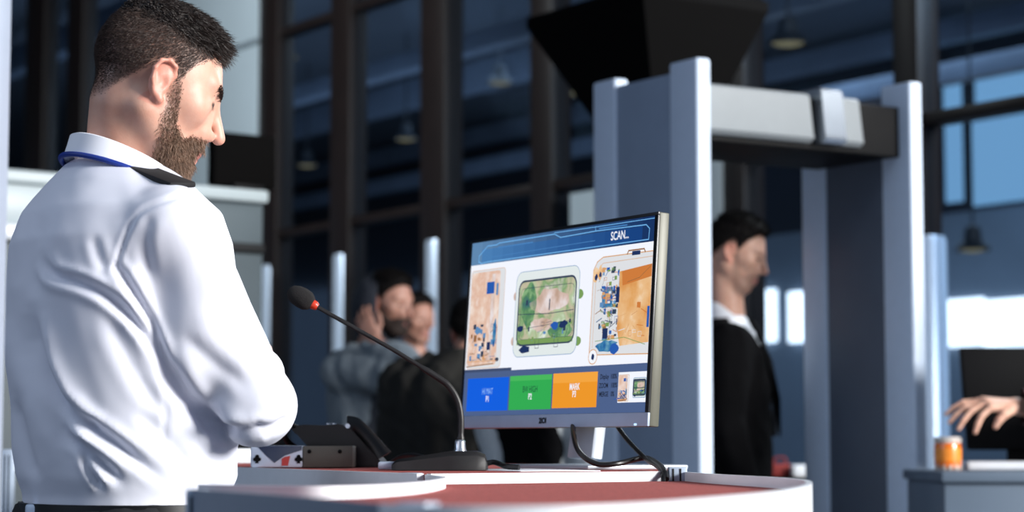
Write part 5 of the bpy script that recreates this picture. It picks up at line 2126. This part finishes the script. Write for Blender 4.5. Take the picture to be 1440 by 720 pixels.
# dark-haired person half hidden behind him
p2 = Person(-0.455, 10.4, -70, 1.74)
p2.build('person', 'dark-haired person in black jacket half hidden behind the bearded man', dict(O=head_at(p2, 584, 450, 10.4), yaw=-50, pitch=8, beard=0.2, fade=0.8), SKIN_C, hair=True)
trousers(p2, M_jeans)
shoes(p2, M_shoe)
p2.hair_cap(M_hairB, top=0.022, side=0.014)
top_garment(p2, 0.02, (-1, 1), 0.02, 0.90, 1.50, name='jacket', m=M_suit, fold=0.008, seed=5)
for s in (-1, 1):
    W_ = p2.fr.wor(p2.wr[s])
    pass

# person in the dark coat, seen from behind, left of the monitor
p3 = Person(-0.165, 7.25, 84, 1.64)
p3.sh = {-1: (-0.02, -0.205, 1.375), 1: (-0.02, 0.205, 1.375)}
p3.el = {-1: (0.02, -0.25, 1.10), 1: (0.02, 0.25, 1.10)}
p3.wr = {-1: (0.20, -0.16, 1.06), 1: (0.20, 0.16, 1.06)}
p3.build('person', 'person in a bulky dark olive coat seen from behind, just left of the scan monitor', dict(O=head_at(p3, 668, 470, 7.28), yaw=80, pitch=14, beard=0, fade=0.8), SKIN_C, hair=True)
trousers(p3, M_jeans)
shoes(p3, M_shoe)
p3.hair_cap(M_hairB, top=0.022, side=0.014)
top_garment(p3, 0.055, (-1, 1), 0.050, 0.62, 1.50, name='coat', m=M_olive, fold=0.014, h=0.012, seed=9)

# person behind the monitor: pale grey sleeve, dark vest
p4 = Person(0.055, 6.75, 60, 1.66)
p4.el = {-1: (0.0, -0.235, 1.10), 1: head_at(p4, 690, 585, 6.72)}
p4.wr = {-1: (0.20, -0.12, 1.03), 1: head_at(p4, 706, 672, 6.68)}
Wv = Vector(p4.fr.wor(p4.wr[1]))
p4.hand[1] = finger_cones(Wv, Vector((0.6, 0.3, -0.6)), Vector((-0.3, -0.9, 0.2)), Vector((0.3, 0, 0.7)), 0.95, 22)
p4.build('person', 'person behind the scan monitor with a pale grey sleeve showing under the screen', dict(O=head_at(p4, 745, 400, 6.75), yaw=70, pitch=10, beard=0, fade=0.8), SKIN_C, hair=True)
trousers(p4, M_jeans)
shoes(p4, M_shoe)
p4.hair_cap(M_hairB, top=0.022, side=0.012)
top_garment(p4, 0.010, (-1, 1), 0.016, 0.92, 1.48, name='sweater', m=M_lightgrey, fold=0.006, seed=12)


def vest4(q):
    return smax(smax(p4.torso(q, 0.032), np.maximum(0.80 - q[:, 2], q[:, 2] - 1.44), 0.01), np.abs(q[:, 1]) - 0.15, 0.02)


p4.garment('vest', vest4, M_suit, 0.012, (-0.3, -0.35, 0.75), (0.35, 0.35, 1.55), fold=0.008, seed=8)

# person at the right edge, reaching for the jar
p5 = Person(2.03, 5.95, 178, 1.74)
RW = P(1429, 571, 5.985)
p5.sh[-1] = (0.0, -0.165, 1.37)
wl = p5.fr.loc(np.array(tuple(RW))[None])[0]
p5.wr[-1] = tuple(wl)
p5.el[-1] = (0.36, -0.15, 1.17)


def fcone(px_, rad):
    pts = [P(a, b, c) for a, b, c in px_]
    return [(pts[i], pts[i + 1], rad[i], rad[i + 1]) for i in range(len(pts) - 1)]


mcp = [(1393, 573, 5.955), (1388, 566, 5.975), (1382, 563, 5.995), (1376, 564, 6.012)]
palm = [(RW + Vector((-0.004, -0.008, 0)), P(*mcp[0]), 0.0165, 0.0125), (RW, P(*mcp[1]), 0.0165, 0.0125), (RW, P(*mcp[2]), 0.0160, 0.0118), (RW + Vector((0, 0.008, 0)), P(*mcp[3]), 0.0150, 0.0105),
        (RW + Vector((-0.006, -0.012, -0.004)), P(1412, 583, 5.945), 0.0150, 0.0130)]
fing = fcone([mcp[0], (1381, 584, 5.95), (1375, 597, 5.945), (1371.5, 608, 5.945)], [0.0102, 0.0094, 0.0082, 0.0066])
fing += fcone([mcp[1], (1366, 577, 5.97), (1355, 591, 5.965), (1348, 603, 5.965)], [0.0102, 0.0094, 0.0082, 0.0066])
fing += fcone([mcp[2], (1358, 572, 5.99), (1344, 584, 5.99), (1335, 594, 5.99)], [0.0098, 0.0090, 0.0080, 0.0064])
fing += fcone([mcp[3], (1354, 566, 6.012), (1340, 574, 6.015), (1330, 583, 6.015)], [0.0086, 0.0080, 0.0072, 0.0058])
fing += fcone([(1412, 583, 5.945), (1405, 591, 5.94), (1400, 600, 5.94)], [0.0125, 0.0108, 0.0082])
p5.hand[-1] = (palm, fing)
p5.build('person', 'person in maroon sweater at the right edge reaching a hand towards the orange jar', dict(O=(0.03, 0, 1.60), yaw=178, pitch=15, beard=0.3, fade=0.8), SKIN_B, hair=True, hand_h=0.003)
trousers(p5, M_jeans)
shoes(p5, M_shoe)
p5.hair_cap(M_hairB)
p5.wr[-1] = tuple(wl + np.array([-0.018, 0, 0], dtype=np.float32))
top_garment(p5, 0.014, (-1, 1), 0.020, 0.92, 1.48, name='sweater', m=M_maroon, fold=0.005, seed=12)

# loose strands over the visitors' hair
for per in (sm, hm_, p2, p3, p4, p5):
    V_, Q_, L_loc = per.cap
    pos, nn = scatter(V_, Q_, np.ones(len(V_)), 4500)
    ql = per.H.loc(pos)
    dr = per.H.vec(np.stack([np.where(ql[:, 2] > 0.08, 0.6, -0.5), 0 * ql[:, 0], np.where(ql[:, 2] > 0.08, 0.35, -0.8)], 1))
    strands('hair_strands', pos, nn, dr, RNG.uniform(0.010, 0.022, len(pos)), M_hairB, per.root, 0.0007, 0.8)
